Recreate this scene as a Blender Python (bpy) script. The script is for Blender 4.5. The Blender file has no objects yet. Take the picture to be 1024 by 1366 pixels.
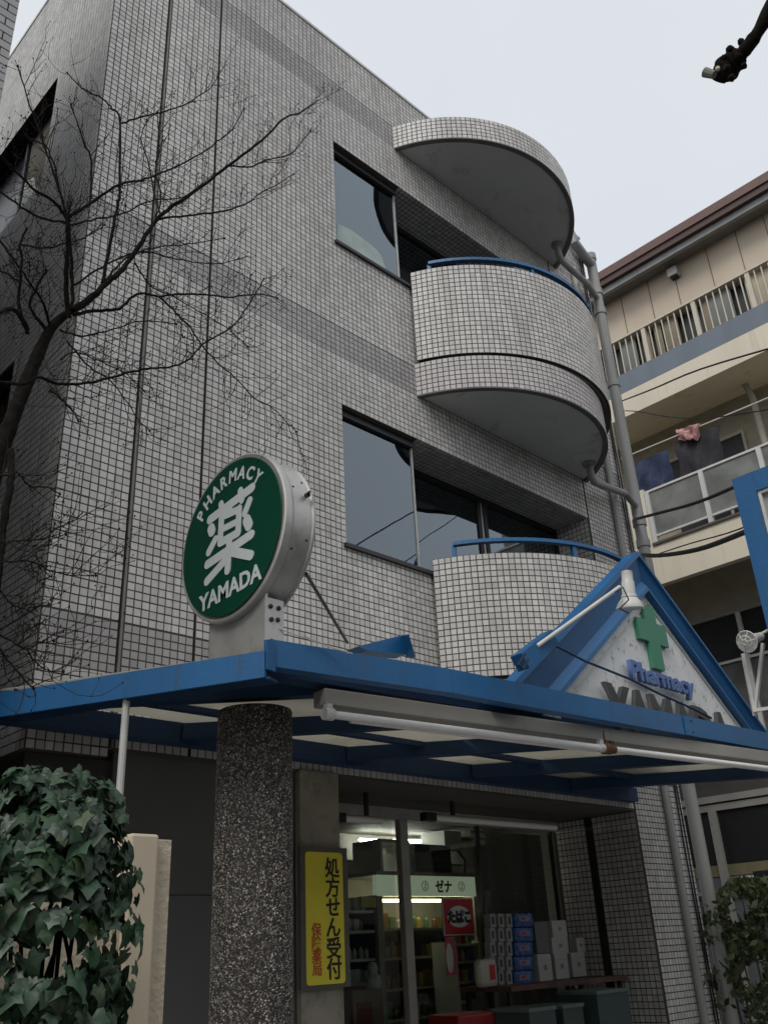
import bpy, math, random
import numpy as np
from mathutils import Vector, Matrix
random.seed(7); rng = np.random.default_rng(7)
C = bpy.context.scene.collection
SC = bpy.context.scene

# ---------------------------------------------------------------- camera
F = 1224.93
RM = np.array([[0.71710977, 0.27101298, 0.64211022],
               [-0.69532311, 0.34130327, 0.63248546],
               [-0.04774256, -0.90003558, 0.4331935]])
CAM = np.array([-1.95525, -4.5, 1.55])
cd = bpy.data.cameras.new('camera'); camo = bpy.data.objects.new('camera', cd); C.objects.link(camo)
cd.sensor_fit = 'VERTICAL'; cd.sensor_height = 36; cd.lens = F/1366*36
cd.clip_start = 0.05; cd.clip_end = 600
m = Matrix.Identity(4)
for i in range(3):
    m[i][0] = RM[i, 0]; m[i][1] = -RM[i, 1]; m[i][2] = -RM[i, 2]; m[i][3] = CAM[i]
camo.matrix_world = m
SC.camera = camo

# ---------------------------------------------------------------- world, sun, exposure
w = bpy.data.worlds.new('World'); SC.world = w; w.use_nodes = True
nt = w.node_tree; nt.nodes.clear()
def WN(t, **k):
    n = nt.nodes.new(t)
    for a, b in k.items(): setattr(n, a, b)
    return n
SUN_EL, SUN_AZ = math.radians(50), math.radians(248)   # azimuth clockwise from +Y
sky = WN('ShaderNodeTexSky', sky_type='NISHITA', sun_disc=False, sun_elevation=SUN_EL, sun_rotation=SUN_AZ, air_density=1.5, dust_density=4.0)
hs = WN('ShaderNodeHueSaturation'); hs.inputs['Saturation'].default_value = 0.35
nt.links.new(sky.outputs[0], hs.inputs['Color'])
tc = WN('ShaderNodeTexCoord'); nz = WN('ShaderNodeTexNoise'); nz.inputs['Scale'].default_value = 1.6; nz.inputs['Detail'].default_value = 3
nt.links.new(tc.outputs['Generated'], nz.inputs['Vector'])
cr = WN('ShaderNodeValToRGB')
cr.color_ramp.elements[0].position = 0.3; cr.color_ramp.elements[0].color = (0.70, 0.74, 0.80, 1)
cr.color_ramp.elements[1].position = 0.7; cr.color_ramp.elements[1].color = (0.765, 0.79, 0.835, 1)
nt.links.new(nz.outputs[0], cr.inputs[0])
scl = WN('ShaderNodeVectorMath', operation='SCALE'); scl.inputs['Scale'].default_value = 10.0
nt.links.new(cr.outputs[0], scl.inputs[0])
mx = WN('ShaderNodeMix', data_type='RGBA'); mx.inputs[0].default_value = 0.90      # cloud deck over the clear sky
nt.links.new(hs.outputs[0], mx.inputs[6]); nt.links.new(scl.outputs[0], mx.inputs[7])
bg = WN('ShaderNodeBackground'); bg.inputs[1].default_value = 0.1
wo = WN('ShaderNodeOutputWorld')
nt.links.new(mx.outputs[2], bg.inputs[0]); nt.links.new(bg.outputs[0], wo.inputs[0])
sl = bpy.data.lights.new('sun', 'SUN'); sl.energy = 1.3; sl.angle = math.radians(25); sl.color = (1, 0.97, 0.93)
so = bpy.data.objects.new('sun', sl); C.objects.link(so)
sd = Vector((math.sin(SUN_AZ)*math.cos(SUN_EL), math.cos(SUN_AZ)*math.cos(SUN_EL), math.sin(SUN_EL)))
so.rotation_euler = sd.to_track_quat('Z', 'Y').to_euler()
vs = SC.view_settings; vs.view_transform = 'Standard'; vs.look = 'None'; vs.gamma = 1; vs.exposure = 0.12; vs.use_curve_mapping = False

# ---------------------------------------------------------------- measuring helpers
def ray(px, py): return RM @ np.array([px-512., py-683., F])
def PX(px, py, x): r = ray(px, py); return CAM + r*((x-CAM[0])/r[0])
def PY(px, py, y): r = ray(px, py); return CAM + r*((y-CAM[1])/r[1])
def PZ(px, py, z): r = ray(px, py); return CAM + r*((z-CAM[2])/r[2])
def PD(px, py, d): r = ray(px, py); return CAM + r*(d/math.hypot(r[0], r[1]))

# ---------------------------------------------------------------- materials
MATS = {}
def mat(name, col, rough=0.6, var=0.12, scale=6.0, metal=0.0, bump=0.0, bscale=60.0, spec=0.5, island=0.0,
        dirt=None, dirt_amt=0.0, dirt_scale=3.0, dirt_lo=0.5, emit=None, emit_s=0.0, streak=False, trans=0.0):
    if name in MATS: return MATS[name]
    M = bpy.data.materials.new(name); M.use_nodes = True; t = M.node_tree; N = t.nodes; L = t.links
    b = N['Principled BSDF']; b.inputs['Roughness'].default_value = rough; b.inputs['Metallic'].default_value = metal
    b.inputs['Specular IOR Level'].default_value = spec
    co = N.new('ShaderNodeTexCoord'); geo = N.new('ShaderNodeNewGeometry')
    n1 = N.new('ShaderNodeTexNoise'); n1.inputs['Scale'].default_value = scale; n1.inputs['Detail'].default_value = 5
    vec = geo.outputs['Position']
    if streak:
        mp = N.new('ShaderNodeMapping'); mp.inputs['Scale'].default_value = (1, 1, 0.12); L.new(vec, mp.inputs[0]); vec2 = mp.outputs[0]
    else: vec2 = vec
    L.new(vec2, n1.inputs['Vector'])
    mr = N.new('ShaderNodeMapRange'); mr.inputs[1].default_value = 0.3; mr.inputs[2].default_value = 0.7
    mr.inputs[3].default_value = 1-var; mr.inputs[4].default_value = 1+var; L.new(n1.outputs[0], mr.inputs[0])
    val = mr.outputs[0]
    if island > 0:
        oi = N.new('ShaderNodeObjectInfo'); ad = N.new('ShaderNodeMath'); ad.operation = 'ADD'
        L.new(geo.outputs['Random Per Island'], ad.inputs[0]); L.new(oi.outputs['Random'], ad.inputs[1])
        fr = N.new('ShaderNodeMath'); fr.operation = 'FRACT'; L.new(ad.outputs[0], fr.inputs[0])
        m2 = N.new('ShaderNodeMapRange'); m2.inputs[3].default_value = 1-island; m2.inputs[4].default_value = 1+island; L.new(fr.outputs[0], m2.inputs[0])
        mu = N.new('ShaderNodeMath'); mu.operation = 'MULTIPLY'; L.new(val, mu.inputs[0]); L.new(m2.outputs[0], mu.inputs[1]); val = mu.outputs[0]
    sc = N.new('ShaderNodeVectorMath'); sc.operation = 'SCALE'; sc.inputs[0].default_value = col[:3]; L.new(val, sc.inputs['Scale'])
    out = sc.outputs[0]
    if dirt_amt > 0:
        n2 = N.new('ShaderNodeTexNoise'); n2.inputs['Scale'].default_value = dirt_scale; n2.inputs['Detail'].default_value = 8; n2.inputs['Roughness'].default_value = 0.7
        L.new(vec2, n2.inputs['Vector'])
        m3 = N.new('ShaderNodeMapRange'); m3.inputs[1].default_value = dirt_lo; m3.inputs[2].default_value = dirt_lo+0.15; m3.inputs[3].default_value = 0; m3.inputs[4].default_value = dirt_amt
        L.new(n2.outputs[0], m3.inputs[0])
        mm = N.new('ShaderNodeMix'); mm.data_type = 'RGBA'; L.new(m3.outputs[0], mm.inputs[0]); L.new(out, mm.inputs[6]); mm.inputs[7].default_value = (*dirt, 1); out = mm.outputs[2]
    L.new(out, b.inputs['Base Color'])
    mr2 = N.new('ShaderNodeMapRange'); mr2.inputs[3].default_value = max(0.02, rough-0.08); mr2.inputs[4].default_value = min(1, rough+0.12); L.new(n1.outputs[0], mr2.inputs[0]); L.new(mr2.outputs[0], b.inputs['Roughness'])
    if bump > 0:
        n3 = N.new('ShaderNodeTexNoise'); n3.inputs['Scale'].default_value = bscale; n3.inputs['Detail'].default_value = 4; L.new(vec, n3.inputs['Vector'])
        bp = N.new('ShaderNodeBump'); bp.inputs['Strength'].default_value = bump; bp.inputs['Distance'].default_value = 0.01; L.new(n3.outputs[0], bp.inputs['Height']); L.new(bp.outputs[0], b.inputs['Normal'])
    if emit: b.inputs['Emission Color'].default_value = (*emit, 1); b.inputs['Emission Strength'].default_value = emit_s
    if trans > 0:
        tr = N.new('ShaderNodeBsdfTranslucent'); L.new(out, tr.inputs[0]); ms = N.new('ShaderNodeMixShader'); ms.inputs[0].default_value = trans
        L.new(b.outputs[0], ms.inputs[1]); L.new(tr.outputs[0], ms.inputs[2]); L.new(ms.outputs[0], N['Material Output'].inputs[0])
    MATS[name] = M; return M
def glass_mat(name, tint, gloss_col=(1, 1, 1), ior=1.5, rough=0.015, boost=1.0):
    M = bpy.data.materials.new(name); M.use_nodes = True; t = M.node_tree; N = t.nodes; L = t.links; N.clear()
    o = N.new('ShaderNodeOutputMaterial'); ms = N.new('ShaderNodeMixShader'); tr = N.new('ShaderNodeBsdfTransparent'); gl = N.new('ShaderNodeBsdfGlossy')
    tr.inputs[0].default_value = (*tint, 1); gl.inputs[0].default_value = (*gloss_col, 1); gl.inputs['Roughness'].default_value = rough
    fr = N.new('ShaderNodeFresnel'); fr.inputs[0].default_value = ior; mu = N.new('ShaderNodeMath'); mu.operation = 'MULTIPLY'; mu.inputs[1].default_value = boost; mu.use_clamp = True
    nn = N.new('ShaderNodeTexNoise'); nn.inputs['Scale'].default_value = 1.3; g = N.new('ShaderNodeNewGeometry'); L.new(g.outputs['Position'], nn.inputs['Vector'])
    bp = N.new('ShaderNodeBump'); bp.inputs['Strength'].default_value = 0.25; bp.inputs['Distance'].default_value = 0.01; L.new(nn.outputs[0], bp.inputs['Height']); L.new(bp.outputs[0], gl.inputs['Normal'])
    L.new(fr.outputs[0], mu.inputs[0])
    nb = N.new('ShaderNodeMath'); nb.operation = 'SUBTRACT'; nb.inputs[0].default_value = 1; L.new(g.outputs['Backfacing'], nb.inputs[1])
    m4 = N.new('ShaderNodeMath'); m4.operation = 'MULTIPLY'; L.new(mu.outputs[0], m4.inputs[0]); L.new(nb.outputs[0], m4.inputs[1]); L.new(m4.outputs[0], ms.inputs[0]); L.new(tr.outputs[0], ms.inputs[1]); L.new(gl.outputs[0], ms.inputs[2]); L.new(ms.outputs[0], o.inputs[0])
    MATS[name] = M; return M

M_TILE = mat('glazed_tile', (0.565, 0.545, 0.515), 0.42, var=0.14, scale=1.3, island=0.14, bump=0.12, bscale=260, streak=True, dirt=(0.36, 0.325, 0.29), dirt_amt=0.75, dirt_scale=6, dirt_lo=0.54)
M_BAND = mat('band_tile', (0.39, 0.37, 0.36), 0.5, var=0.12, scale=1.5, island=0.10, bump=0.12, bscale=260)
M_GROUT = mat('dark_grout', (0.068, 0.062, 0.055), 0.9, var=0.2, scale=8)
M_CONC = mat('concrete', (0.30, 0.275, 0.225), 0.9, var=0.18, scale=3, bump=0.4, bscale=40, dirt=(0.10, 0.085, 0.06), dirt_amt=0.6, dirt_scale=4)
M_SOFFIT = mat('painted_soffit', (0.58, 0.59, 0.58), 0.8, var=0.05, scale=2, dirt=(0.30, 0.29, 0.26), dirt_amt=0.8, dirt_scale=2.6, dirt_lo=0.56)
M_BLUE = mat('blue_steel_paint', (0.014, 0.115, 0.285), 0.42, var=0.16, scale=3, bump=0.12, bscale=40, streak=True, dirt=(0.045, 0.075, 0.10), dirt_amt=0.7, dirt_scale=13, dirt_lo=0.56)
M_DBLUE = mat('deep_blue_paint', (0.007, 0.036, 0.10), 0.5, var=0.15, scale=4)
M_WHITE = mat('weathered_white', (0.78, 0.785, 0.76), 0.6, var=0.08, scale=5, dirt=(0.12, 0.11, 0.095), dirt_amt=0.9, dirt_scale=19, dirt_lo=0.555)
M_WPAINT = mat('white_enamel', (0.62, 0.61, 0.57), 0.35, var=0.08, scale=9, dirt=(0.25, 0.18, 0.12), dirt_amt=0.6, dirt_scale=14, dirt_lo=0.6)
M_GREYBOX = mat('grey_enamel_metal', (0.33, 0.315, 0.28), 0.5, var=0.12, scale=3, dirt=(0.15, 0.12, 0.08), dirt_amt=0.5, dirt_scale=6, dirt_lo=0.58)
M_RUST = mat('rusty_iron', (0.12, 0.06, 0.03), 0.85, var=0.3, scale=20)
M_ALU = mat('dull_aluminium', (0.50, 0.49, 0.46), 0.38, var=0.12, scale=8, metal=0.45, dirt=(0.2, 0.17, 0.13), dirt_amt=0.4, dirt_scale=5, dirt_lo=0.55)
M_GREEN = mat('sign_green', (0.004, 0.058, 0.033), 0.3, var=0.04, scale=3)
M_SIGNW = mat('sign_lettering_white', (0.60, 0.64, 0.63), 0.45, var=0.04)
M_BLACK = mat('black_plastic', (0.012, 0.012, 0.013), 0.5, var=0.1)
M_DARKFR = mat('dark_bronze_frame', (0.02, 0.021, 0.022), 0.4, var=0.1)
M_PIPE = mat('grey_pvc', (0.30, 0.30, 0.285), 0.55, var=0.15, scale=8, streak=True, dirt=(0.13, 0.13, 0.11), dirt_amt=0.5, dirt_scale=9, dirt_lo=0.52)
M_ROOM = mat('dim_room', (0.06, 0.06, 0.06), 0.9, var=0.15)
M_GLASS = glass_mat('tinted_glass', (0.30, 0.38, 0.42), (0.80, 0.92, 1.0), 2.0, boost=1.6)
M_SGLASS = glass_mat('shop_glass', (0.85, 0.9, 0.88), (1, 1, 1), 1.45)
M_BAMBOO = mat('rail_cream', (0.55, 0.50, 0.40), 0.5, var=0.06)
M_CREAM = mat('cream_render', (0.74, 0.67, 0.53), 0.85, var=0.07, scale=2, bump=0.1, bscale=40, streak=True, dirt=(0.35, 0.30, 0.23), dirt_amt=0.5, dirt_scale=2, dirt_lo=0.55)
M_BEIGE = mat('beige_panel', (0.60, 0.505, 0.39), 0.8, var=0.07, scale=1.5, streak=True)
M_SLATE = mat('slate_blue_band', (0.16, 0.19, 0.225), 0.75, var=0.12, scale=3, streak=True)
M_BROWN = mat('brown_gutter', (0.15, 0.085, 0.07), 0.5, var=0.1)
M_STUCCO = mat('cream_stucco', (0.55, 0.47, 0.345), 0.9, var=0.08, scale=4, bump=0.9, bscale=35)
M_STUCS = mat('cream_smooth', (0.58, 0.49, 0.36), 0.8, var=0.06, scale=4, dirt=(0.25, 0.2, 0.14), dirt_amt=0.5, dirt_scale=9, dirt_lo=0.62)
M_GARAGE = mat('grey_steel_panel', (0.105, 0.105, 0.105), 0.5, var=0.15, scale=1.2)
M_ASPH = mat('asphalt', (0.05, 0.05, 0.05), 0.9, var=0.2, scale=3, bump=0.4, bscale=120)
M_PAVE = mat('pavement', (0.36, 0.35, 0.33), 0.9, var=0.15, scale=3, bump=0.2)
M_BARK = mat('bark', (0.014, 0.012, 0.010), 1.0, var=0.5, scale=25, bump=0.5, bscale=60, spec=0.08, dirt=(0.045, 0.045, 0.038), dirt_amt=0.6, dirt_scale=22, dirt_lo=0.58)
M_TWIG = mat('twig_bark', (0.020, 0.016, 0.014), 0.95, spec=0.15, var=0.3, scale=10)
M_IVY = mat('ivy_leaf', (0.030, 0.066, 0.032), 0.42, var=0.3, scale=22, island=0.4, trans=0.12)
M_SHRUB = mat('shrub_leaf', (0.048, 0.066, 0.020), 0.5, var=0.3, scale=12, island=0.5, trans=0.2)
M_YEL = mat('yellow_sign', (0.74, 0.64, 0.05), 0.5, var=0.05, scale=4)
M_RED = mat('red_print', (0.45, 0.02, 0.02), 0.5, var=0.05)
M_ORED = mat('orange_red_print', (0.50, 0.09, 0.02), 0.5, var=0.05)
M_SHEET = mat('frosted_roof_sheet', (0.72, 0.70, 0.63), 0.6, var=0.05, scale=2, trans=0.6, dirt=(0.4, 0.37, 0.3), dirt_amt=0.4, dirt_scale=3)
M_TUBE = mat('unlit_tube', (0.80, 0.78, 0.75), 0.3, var=0.04)
M_LIT = mat('lit_tube', (0.9, 0.9, 0.8), 0.4, emit=(1, 0.97, 0.85), emit_s=42.0)
M_LITBOX = mat('lit_header', (0.6, 0.7, 0.5), 0.4, var=0.03, emit=(0.75, 0.85, 0.62), emit_s=0.20)
M_PEB = mat('pebble_light', (0.34, 0.31, 0.27), 0.6, var=0.4, scale=50, island=0.7)
M_PEBD = mat('pebble_dark', (0.12, 0.10, 0.085), 0.6, var=0.4, scale=50, island=0.8)
M_MORTAR = mat('pillar_mortar', (0.035, 0.033, 0.031), 0.95, var=0.3, scale=9, dirt=(0.12, 0.10, 0.075), dirt_amt=0.6, dirt_scale=2.2, dirt_lo=0.55)
M_NTILE = mat('neighbour_tile', (0.36, 0.355, 0.35), 0.55, var=0.08, island=0.1)

# ---------------------------------------------------------------- object helpers
WL = {}
def link(name, me, parent=None, origin=None):
    """mesh in world coordinates -> object whose origin sits at its own centre"""
    n = len(me.vertices); co = np.empty(n*3); me.vertices.foreach_get('co', co); co = co.reshape(-1, 3)
    if origin is None: origin = (co.min(0)+co.max(0))/2; origin[2] = co[:, 2].min()
    origin = np.array(origin, float); co = co-origin; me.vertices.foreach_set('co', co.ravel()); me.update()
    o = bpy.data.objects.new(name, me); C.objects.link(o)
    if parent: o.parent = parent; o.location = origin-WL[parent.name]
    else: o.location = origin
    WL[o.name] = origin
    return o
def tag(o, label=None, cat=None, group=None, kind=None):
    if label: o['label'] = label
    if cat: o['category'] = cat
    if group: o['group'] = group
    if kind: o['kind'] = kind
    return o
def thing(name, loc, label, cat, group=None):
    o = bpy.data.objects.new(name, None); C.objects.link(o); o.location = loc; o.empty_display_size = 0.2
    WL[o.name] = np.array(loc, float); return tag(o, label, cat, group)
def A(v): return np.array(v, float)
def unit(v): v = A(v); return v/np.linalg.norm(v)
class MB:
    def __init__(s): s.v = []; s.f = []
    def add(s, vs, fs):
        k = len(s.v); s.v += [tuple(p) for p in vs]; s.f += [tuple(i+k for i in f) for f in fs]; return s
    def box(s, x0, y0, z0, x1, y1, z1):
        x0, x1 = min(x0, x1), max(x0, x1); y0, y1 = min(y0, y1), max(y0, y1); z0, z1 = min(z0, z1), max(z0, z1)
        return s.add([(x0, y0, z0), (x1, y0, z0), (x1, y1, z0), (x0, y1, z0), (x0, y0, z1), (x1, y0, z1), (x1, y1, z1), (x0, y1, z1)],
              [(0, 3, 2, 1), (4, 5, 6, 7), (0, 1, 5, 4), (1, 2, 6, 5), (2, 3, 7, 6), (3, 0, 4, 7)])
    def bar(s, a, b, wd, ht, up=(0, 0, 1)):
        a, b = A(a), A(b); d = unit(b-a); r = unit(np.cross(d, up)); u = np.cross(r, d); r = r*wd/2; u = u*ht/2
        return s.add([a-r-u, a+r-u, a+r+u, a-r+u, b-r-u, b+r-u, b+r+u, b-r+u], [(3, 2, 1, 0), (4, 5, 6, 7), (0, 1, 5, 4), (1, 2, 6, 5), (2, 3, 7, 6), (3, 0, 4, 7)])
    def tube(s, pts, r, n=8, cap=True):
        pts = [A(p) for p in pts]; rs = r if hasattr(r, '__len__') else [r]*len(pts); k0 = len(s.v); ref = None
        for i, p in enumerate(pts):
            d = unit(pts[min(i+1, len(pts)-1)]-pts[max(i-1, 0)])
            if ref is None: ref = A((0, 0, 1)) if abs(d[2]) < 0.9 else A((1, 0, 0))
            a = unit(np.cross(d, ref)); b = np.cross(a, d); ref = b
            for j in range(n):
                t = 2*math.pi*j/n; s.v.append(tuple(p+(a*math.cos(t)+b*math.sin(t))*rs[i]))
        for i in range(len(pts)-1):
            for j in range(n):
                q = k0+i*n; s.f.append((q+j, q+(j+1) % n, q+n+(j+1) % n, q+n+j))
        if cap: s.f.append(tuple(k0+j for j in range(n))[::-1]); s.f.append(tuple(k0+(len(pts)-1)*n+j for j in range(n)))
        return s
    def prism(s, poly, O, U, V, W, t):
        """polygon in (U,V) at O, extruded t along W"""
        O, U, V, W = A(O), A(U), A(V), A(W); n = len(poly)
        a = [O+U*p[0]+V*p[1] for p in poly]; b = [p+W*t for p in a]
        return s.add(a+b, [tuple(range(n))[::-1], tuple(range(n, 2*n))]+[(i, (i+1) % n, n+(i+1) % n, n+i) for i in range(n)])
    def lathe(s, prof, O, axis, n=24):
        O = A(O); ax = unit(axis); r = unit(np.cross(ax, (0, 0, 1) if abs(ax[2]) < 0.9 else (1, 0, 0))); q = np.cross(ax, r); k0 = len(s.v)
        for (h, rad) in prof:
            for j in range(n):
                t = 2*math.pi*j/n; s.v.append(tuple(O+ax*h+(r*math.cos(t)+q*math.sin(t))*rad))
        for i in range(len(prof)-1):
            for j in range(n):
                a = k0+i*n; s.f.append((a+j, a+(j+1) % n, a+n+(j+1) % n, a+n+j))
        s.f.append(tuple(k0+j for j in range(n))[::-1]); s.f.append(tuple(k0+(len(prof)-1)*n+j for j in range(n)))
        return s
    def build(s, name, M, parent=None, smooth=False, bevel=0, kind=None, label=None, fix=True):
        me = bpy.data.meshes.new(name); me.from_pydata(s.v, [], s.f)
        if fix:
            import bmesh
            bm = bmesh.new(); bm.from_mesh(me); bmesh.ops.recalc_face_normals(bm, faces=bm.faces); bm.to_mesh(me); bm.free()
        me.materials.append(M)
        if smooth: me.shade_smooth(); me.set_sharp_from_angle(angle=math.radians(40))
        o = link(name, me, parent)
        if bevel: md = o.modifiers.new('bevel', 'BEVEL'); md.width = bevel; md.segments = 2; md.limit_method = 'ANGLE'
        if kind: o['kind'] = kind
        if label: o['label'] = label
        return o
def box(name, M, parent, *c, **k): return MB().box(*c).build(name, M, parent, **k)

def tile_mesh(name, centers, U, V, W, su, sv, M, h=0.0022, tilt=0.0003, inset=0.0007):
    """centers, U, V, W: (n,3) arrays; su, sv sizes"""
    n = len(centers); U = np.broadcast_to(U, (n, 3)); V = np.broadcast_to(V, (n, 3)); W = np.broadcast_to(W, (n, 3))
    su = np.broadcast_to(su, (n,))[:, None]; sv = np.broadcast_to(sv, (n,))[:, None]
    vs = np.zeros((n, 8, 3))
    for k, (a, b) in enumerate([(-1, -1), (1, -1), (1, 1), (-1, 1)]):
        vs[:, k] = centers+U*su*a/2+V*sv*b/2-W*0.001
        vs[:, k+4] = centers+U*(su/2-inset)*a+V*(sv/2-inset)*b+W*(h+rng.normal(0, tilt, (n, 1)))
    base = np.array([[4, 5, 6, 7], [0, 1, 5, 4], [1, 2, 6, 5], [2, 3, 7, 6], [3, 0, 4, 7]])
    fs = (base[None]+(np.arange(n)*8)[:, None, None]).reshape(-1, 4)
    me = bpy.data.meshes.new(name); me.vertices.add(n*8); me.vertices.foreach_set('co', vs.ravel())
    me.loops.add(len(fs)*4); me.loops.foreach_set('vertex_index', fs.ravel().astype(np.int32))
    me.polygons.add(len(fs)); me.polygons.foreach_set('loop_start', np.arange(len(fs), dtype=np.int32)*4); me.polygons.foreach_set('loop_total', np.full(len(fs), 4, dtype=np.int32))
    me.update(calc_edges=True); me.shade_flat(); me.materials.append(M); return me
P = 0.05; J = 0.0072
def grid_cells(u0, u1, v0, v1, holes=()):
    nu = max(1, round((u1-u0)/P)); nv = max(1, round((v1-v0)/P)); pu = (u1-u0)/nu; pv = (v1-v0)/nv
    uu, vv = np.meshgrid(u0+pu*(np.arange(nu)+.5), v0+pv*(np.arange(nv)+.5)); c = np.c_[uu.ravel(), vv.ravel()]
    keep = np.ones(len(c), bool)
    for (a, b, cc, d) in holes: keep &= ~((c[:, 0] > a) & (c[:, 0] < b) & (c[:, 1] > cc) & (c[:, 1] < d))
    return c[keep], pu, pv
def plane_tiles(name, parent, O, U, V, W, cells, pu, pv, M, **k):
    if len(cells) == 0: return
    O, U, V, W = A(O), A(U), A(V), A(W); ctr = O+cells[:, :1]*U+cells[:, 1:]*V
    ctr = ctr+U*rng.normal(0, .0004, (len(cells), 1))+V*rng.normal(0, .0004, (len(cells), 1))
    o = link(name, tile_mesh(name, ctr, U, V, W, pu-J, pv-J, M, **k), parent); o['kind'] = 'stuff'; return o

def text_mesh(body, size, depth=0.002, offset=0.0, align='CENTER', sx=1.0, shear=0.0):
    cu = bpy.data.curves.new('lettering', 'FONT'); cu.body = body; cu.size = size; cu.extrude = depth/2; cu.offset = offset
    cu.align_x = align; cu.align_y = 'CENTER'; cu.resolution_u = 3; cu.shear = shear
    o = bpy.data.objects.new('tmp', cu); C.objects.link(o); dg = bpy.context.evaluated_depsgraph_get(); dg.update()
    me = bpy.data.meshes.new_from_object(o.evaluated_get(dg)); bpy.data.objects.remove(o); bpy.data.curves.remove(cu)
    n = len(me.vertices); co = np.empty(n*3); me.vertices.foreach_get('co', co); co = co.reshape(-1, 3); co[:, 0] *= sx
    return me, co
def text(name, body, size, O, R_, U_, M, parent, depth=0.002, offset=0.0, rot=0.0, sx=1.0, center=True, label=None):
    me, co = text_mesh(body, size, depth, offset, sx=sx)
    if len(co) == 0: return None
    if center: co[:, :2] -= (co[:, :2].min(0)+co[:, :2].max(0))/2
    c, s = math.cos(rot), math.sin(rot); R_, U_ = A(R_), A(U_); N_ = np.cross(R_, U_)
    x = co[:, 0]*c-co[:, 1]*s; y = co[:, 0]*s+co[:, 1]*c
    wv = A(O)+x[:, None]*R_+y[:, None]*U_+(co[:, 2:]+depth/2)*N_
    me.vertices.foreach_set('co', wv.ravel()); me.materials.clear(); me.materials.append(M)
    for p in me.polygons: p.material_index = 0
    o = link(name, me, parent)
    if label: o['label'] = label
    return o
RX, UZ = A((1, 0, 0)), A((0, 0, 1)); RY = A((0, -1, 0))     # reading directions on walls facing -Y and -X

# ================================================================= SETTING
g = MB(); g.add([(-200, -200, 0), (300, -200, 0), (300, 300, 0), (-200, 300, 0)], [(0, 1, 2, 3)]); tag(g.build('ground', M_ASPH, fix=False), kind='structure')
pv = MB().box(-6, -3.2, 0.0, 9, 0.9, 0.12); tag(pv.build('pavement', M_PAVE), kind='structure')

# ================================================================= PHARMACY BUILDING
B = thing('pharmacy_building', (0, 0, 0), 'three storey corner building clad in small square grey tiles with rounded balconies', 'building')
XR, YB, ZT = 6.42, 6.0, 9.65
WX0, WX1 = 2.20, 5.55
core = MB()
def c(*a): core.box(*a)
TH = 0.3
# front wall (y 0..TH) around openings
c(0, 0, 2.55, .45, TH, ZT); c(.485, 0, 2.6, .945, TH, ZT); c(.45, .06, 2.6, .485, TH, ZT)
c(.945, .02, 2.6, .957, TH, ZT)
c(.957, 0, 2.6, WX0, TH, ZT)
c(WX0, 0, 8.30, WX1, .9, ZT); c(WX0, 0, 5.45, WX1, .9, 7.10-.0); c(WX0, 0, 2.6, WX1, .9, 4.25)
c(WX1, 0, 0, 5.565, .9, ZT); c(5.565, .02, 0, 5.58, .9, ZT); c(5.58, 0, 0, XR, .9, ZT)
groove_side_box = (.470, .004, 2.6, .4845, .05, ZT)
# side wall
for (a, b, z0, z1) in [(TH, .89, 2.55, ZT), (.89, 3.6, 8.18, ZT), (.89, 3.6, 5.33, 7.0), (.89, 3.6, 2.55, 4.1), (3.6, YB, 2.55, ZT)]:
    c(0, a, z0, TH, b, z1)
c(TH, YB-.2, 0, XR, YB, ZT); c(XR-.2, .9, 0, XR, YB-.2, ZT); c(TH, TH, ZT-.35, XR-.2, YB-.2, ZT-.15)
c(TH, .9, 5.55, XR-.2, YB-.2, 5.85); c(TH, .9, 2.70, XR-.2, YB-.2, 3.0); c(0.3, TH, 5.56, WX0, .9, 5.84); c(0.3, TH, 2.7, WX0, .9, 3.0)
core.build('wall', M_GROUT, B)
MB().box(*groove_side_box).build('groove_lit_side', mat('groove_lit_grey', (.22, .21, .19), .8), B)  # lighter strip standing in for the groove's lit right wall
# coping strip along the roof edge
MB().box(-.01, -.012, ZT, XR+.01, .32, ZT+.03).box(-.01, .32, ZT, .32, YB, ZT+.03).build('roof_coping', M_ALU, B)
bands = [(8.80, 9.10), (5.90, 6.20), (3.00, 3.30)]
zc = [2.60, 3.00, 3.30, 5.90, 6.20, 8.80, 9.10, ZT]
holes = [(WX0, WX1, 7.10, 8.30), (WX0, WX1, 4.25, 5.45)]
def wall_tiles(O, U, W, segs, hl, zlow, skip_first=None):
    O, U, W = A(O), A(U), A(W)
    for si, (u0, u1) in enumerate(segs):
        zz = [zlow[si]]+[z for z in zc if z > zlow[si]+.01]
        for a, b in zip(zz[:-1], zz[1:]):
            isb = any(abs(a-q) < .01 for q, _ in bands); side_ = abs(W[0]) > .5; M = M_BAND if isb and not side_ else M_TILE
            cells, pu, pv_ = grid_cells(u0, u1, a, b-.0 if not isb else b-.006, hl)
            if skip_first and si == 0: cells = skip_first(cells, pu, pv_, M, O, U, W)
            plane_tiles('band_tiles' if isb else 'tile_field', B, O, U, A((0, 0, 1)), W, cells, pu, pv_, M)
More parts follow.
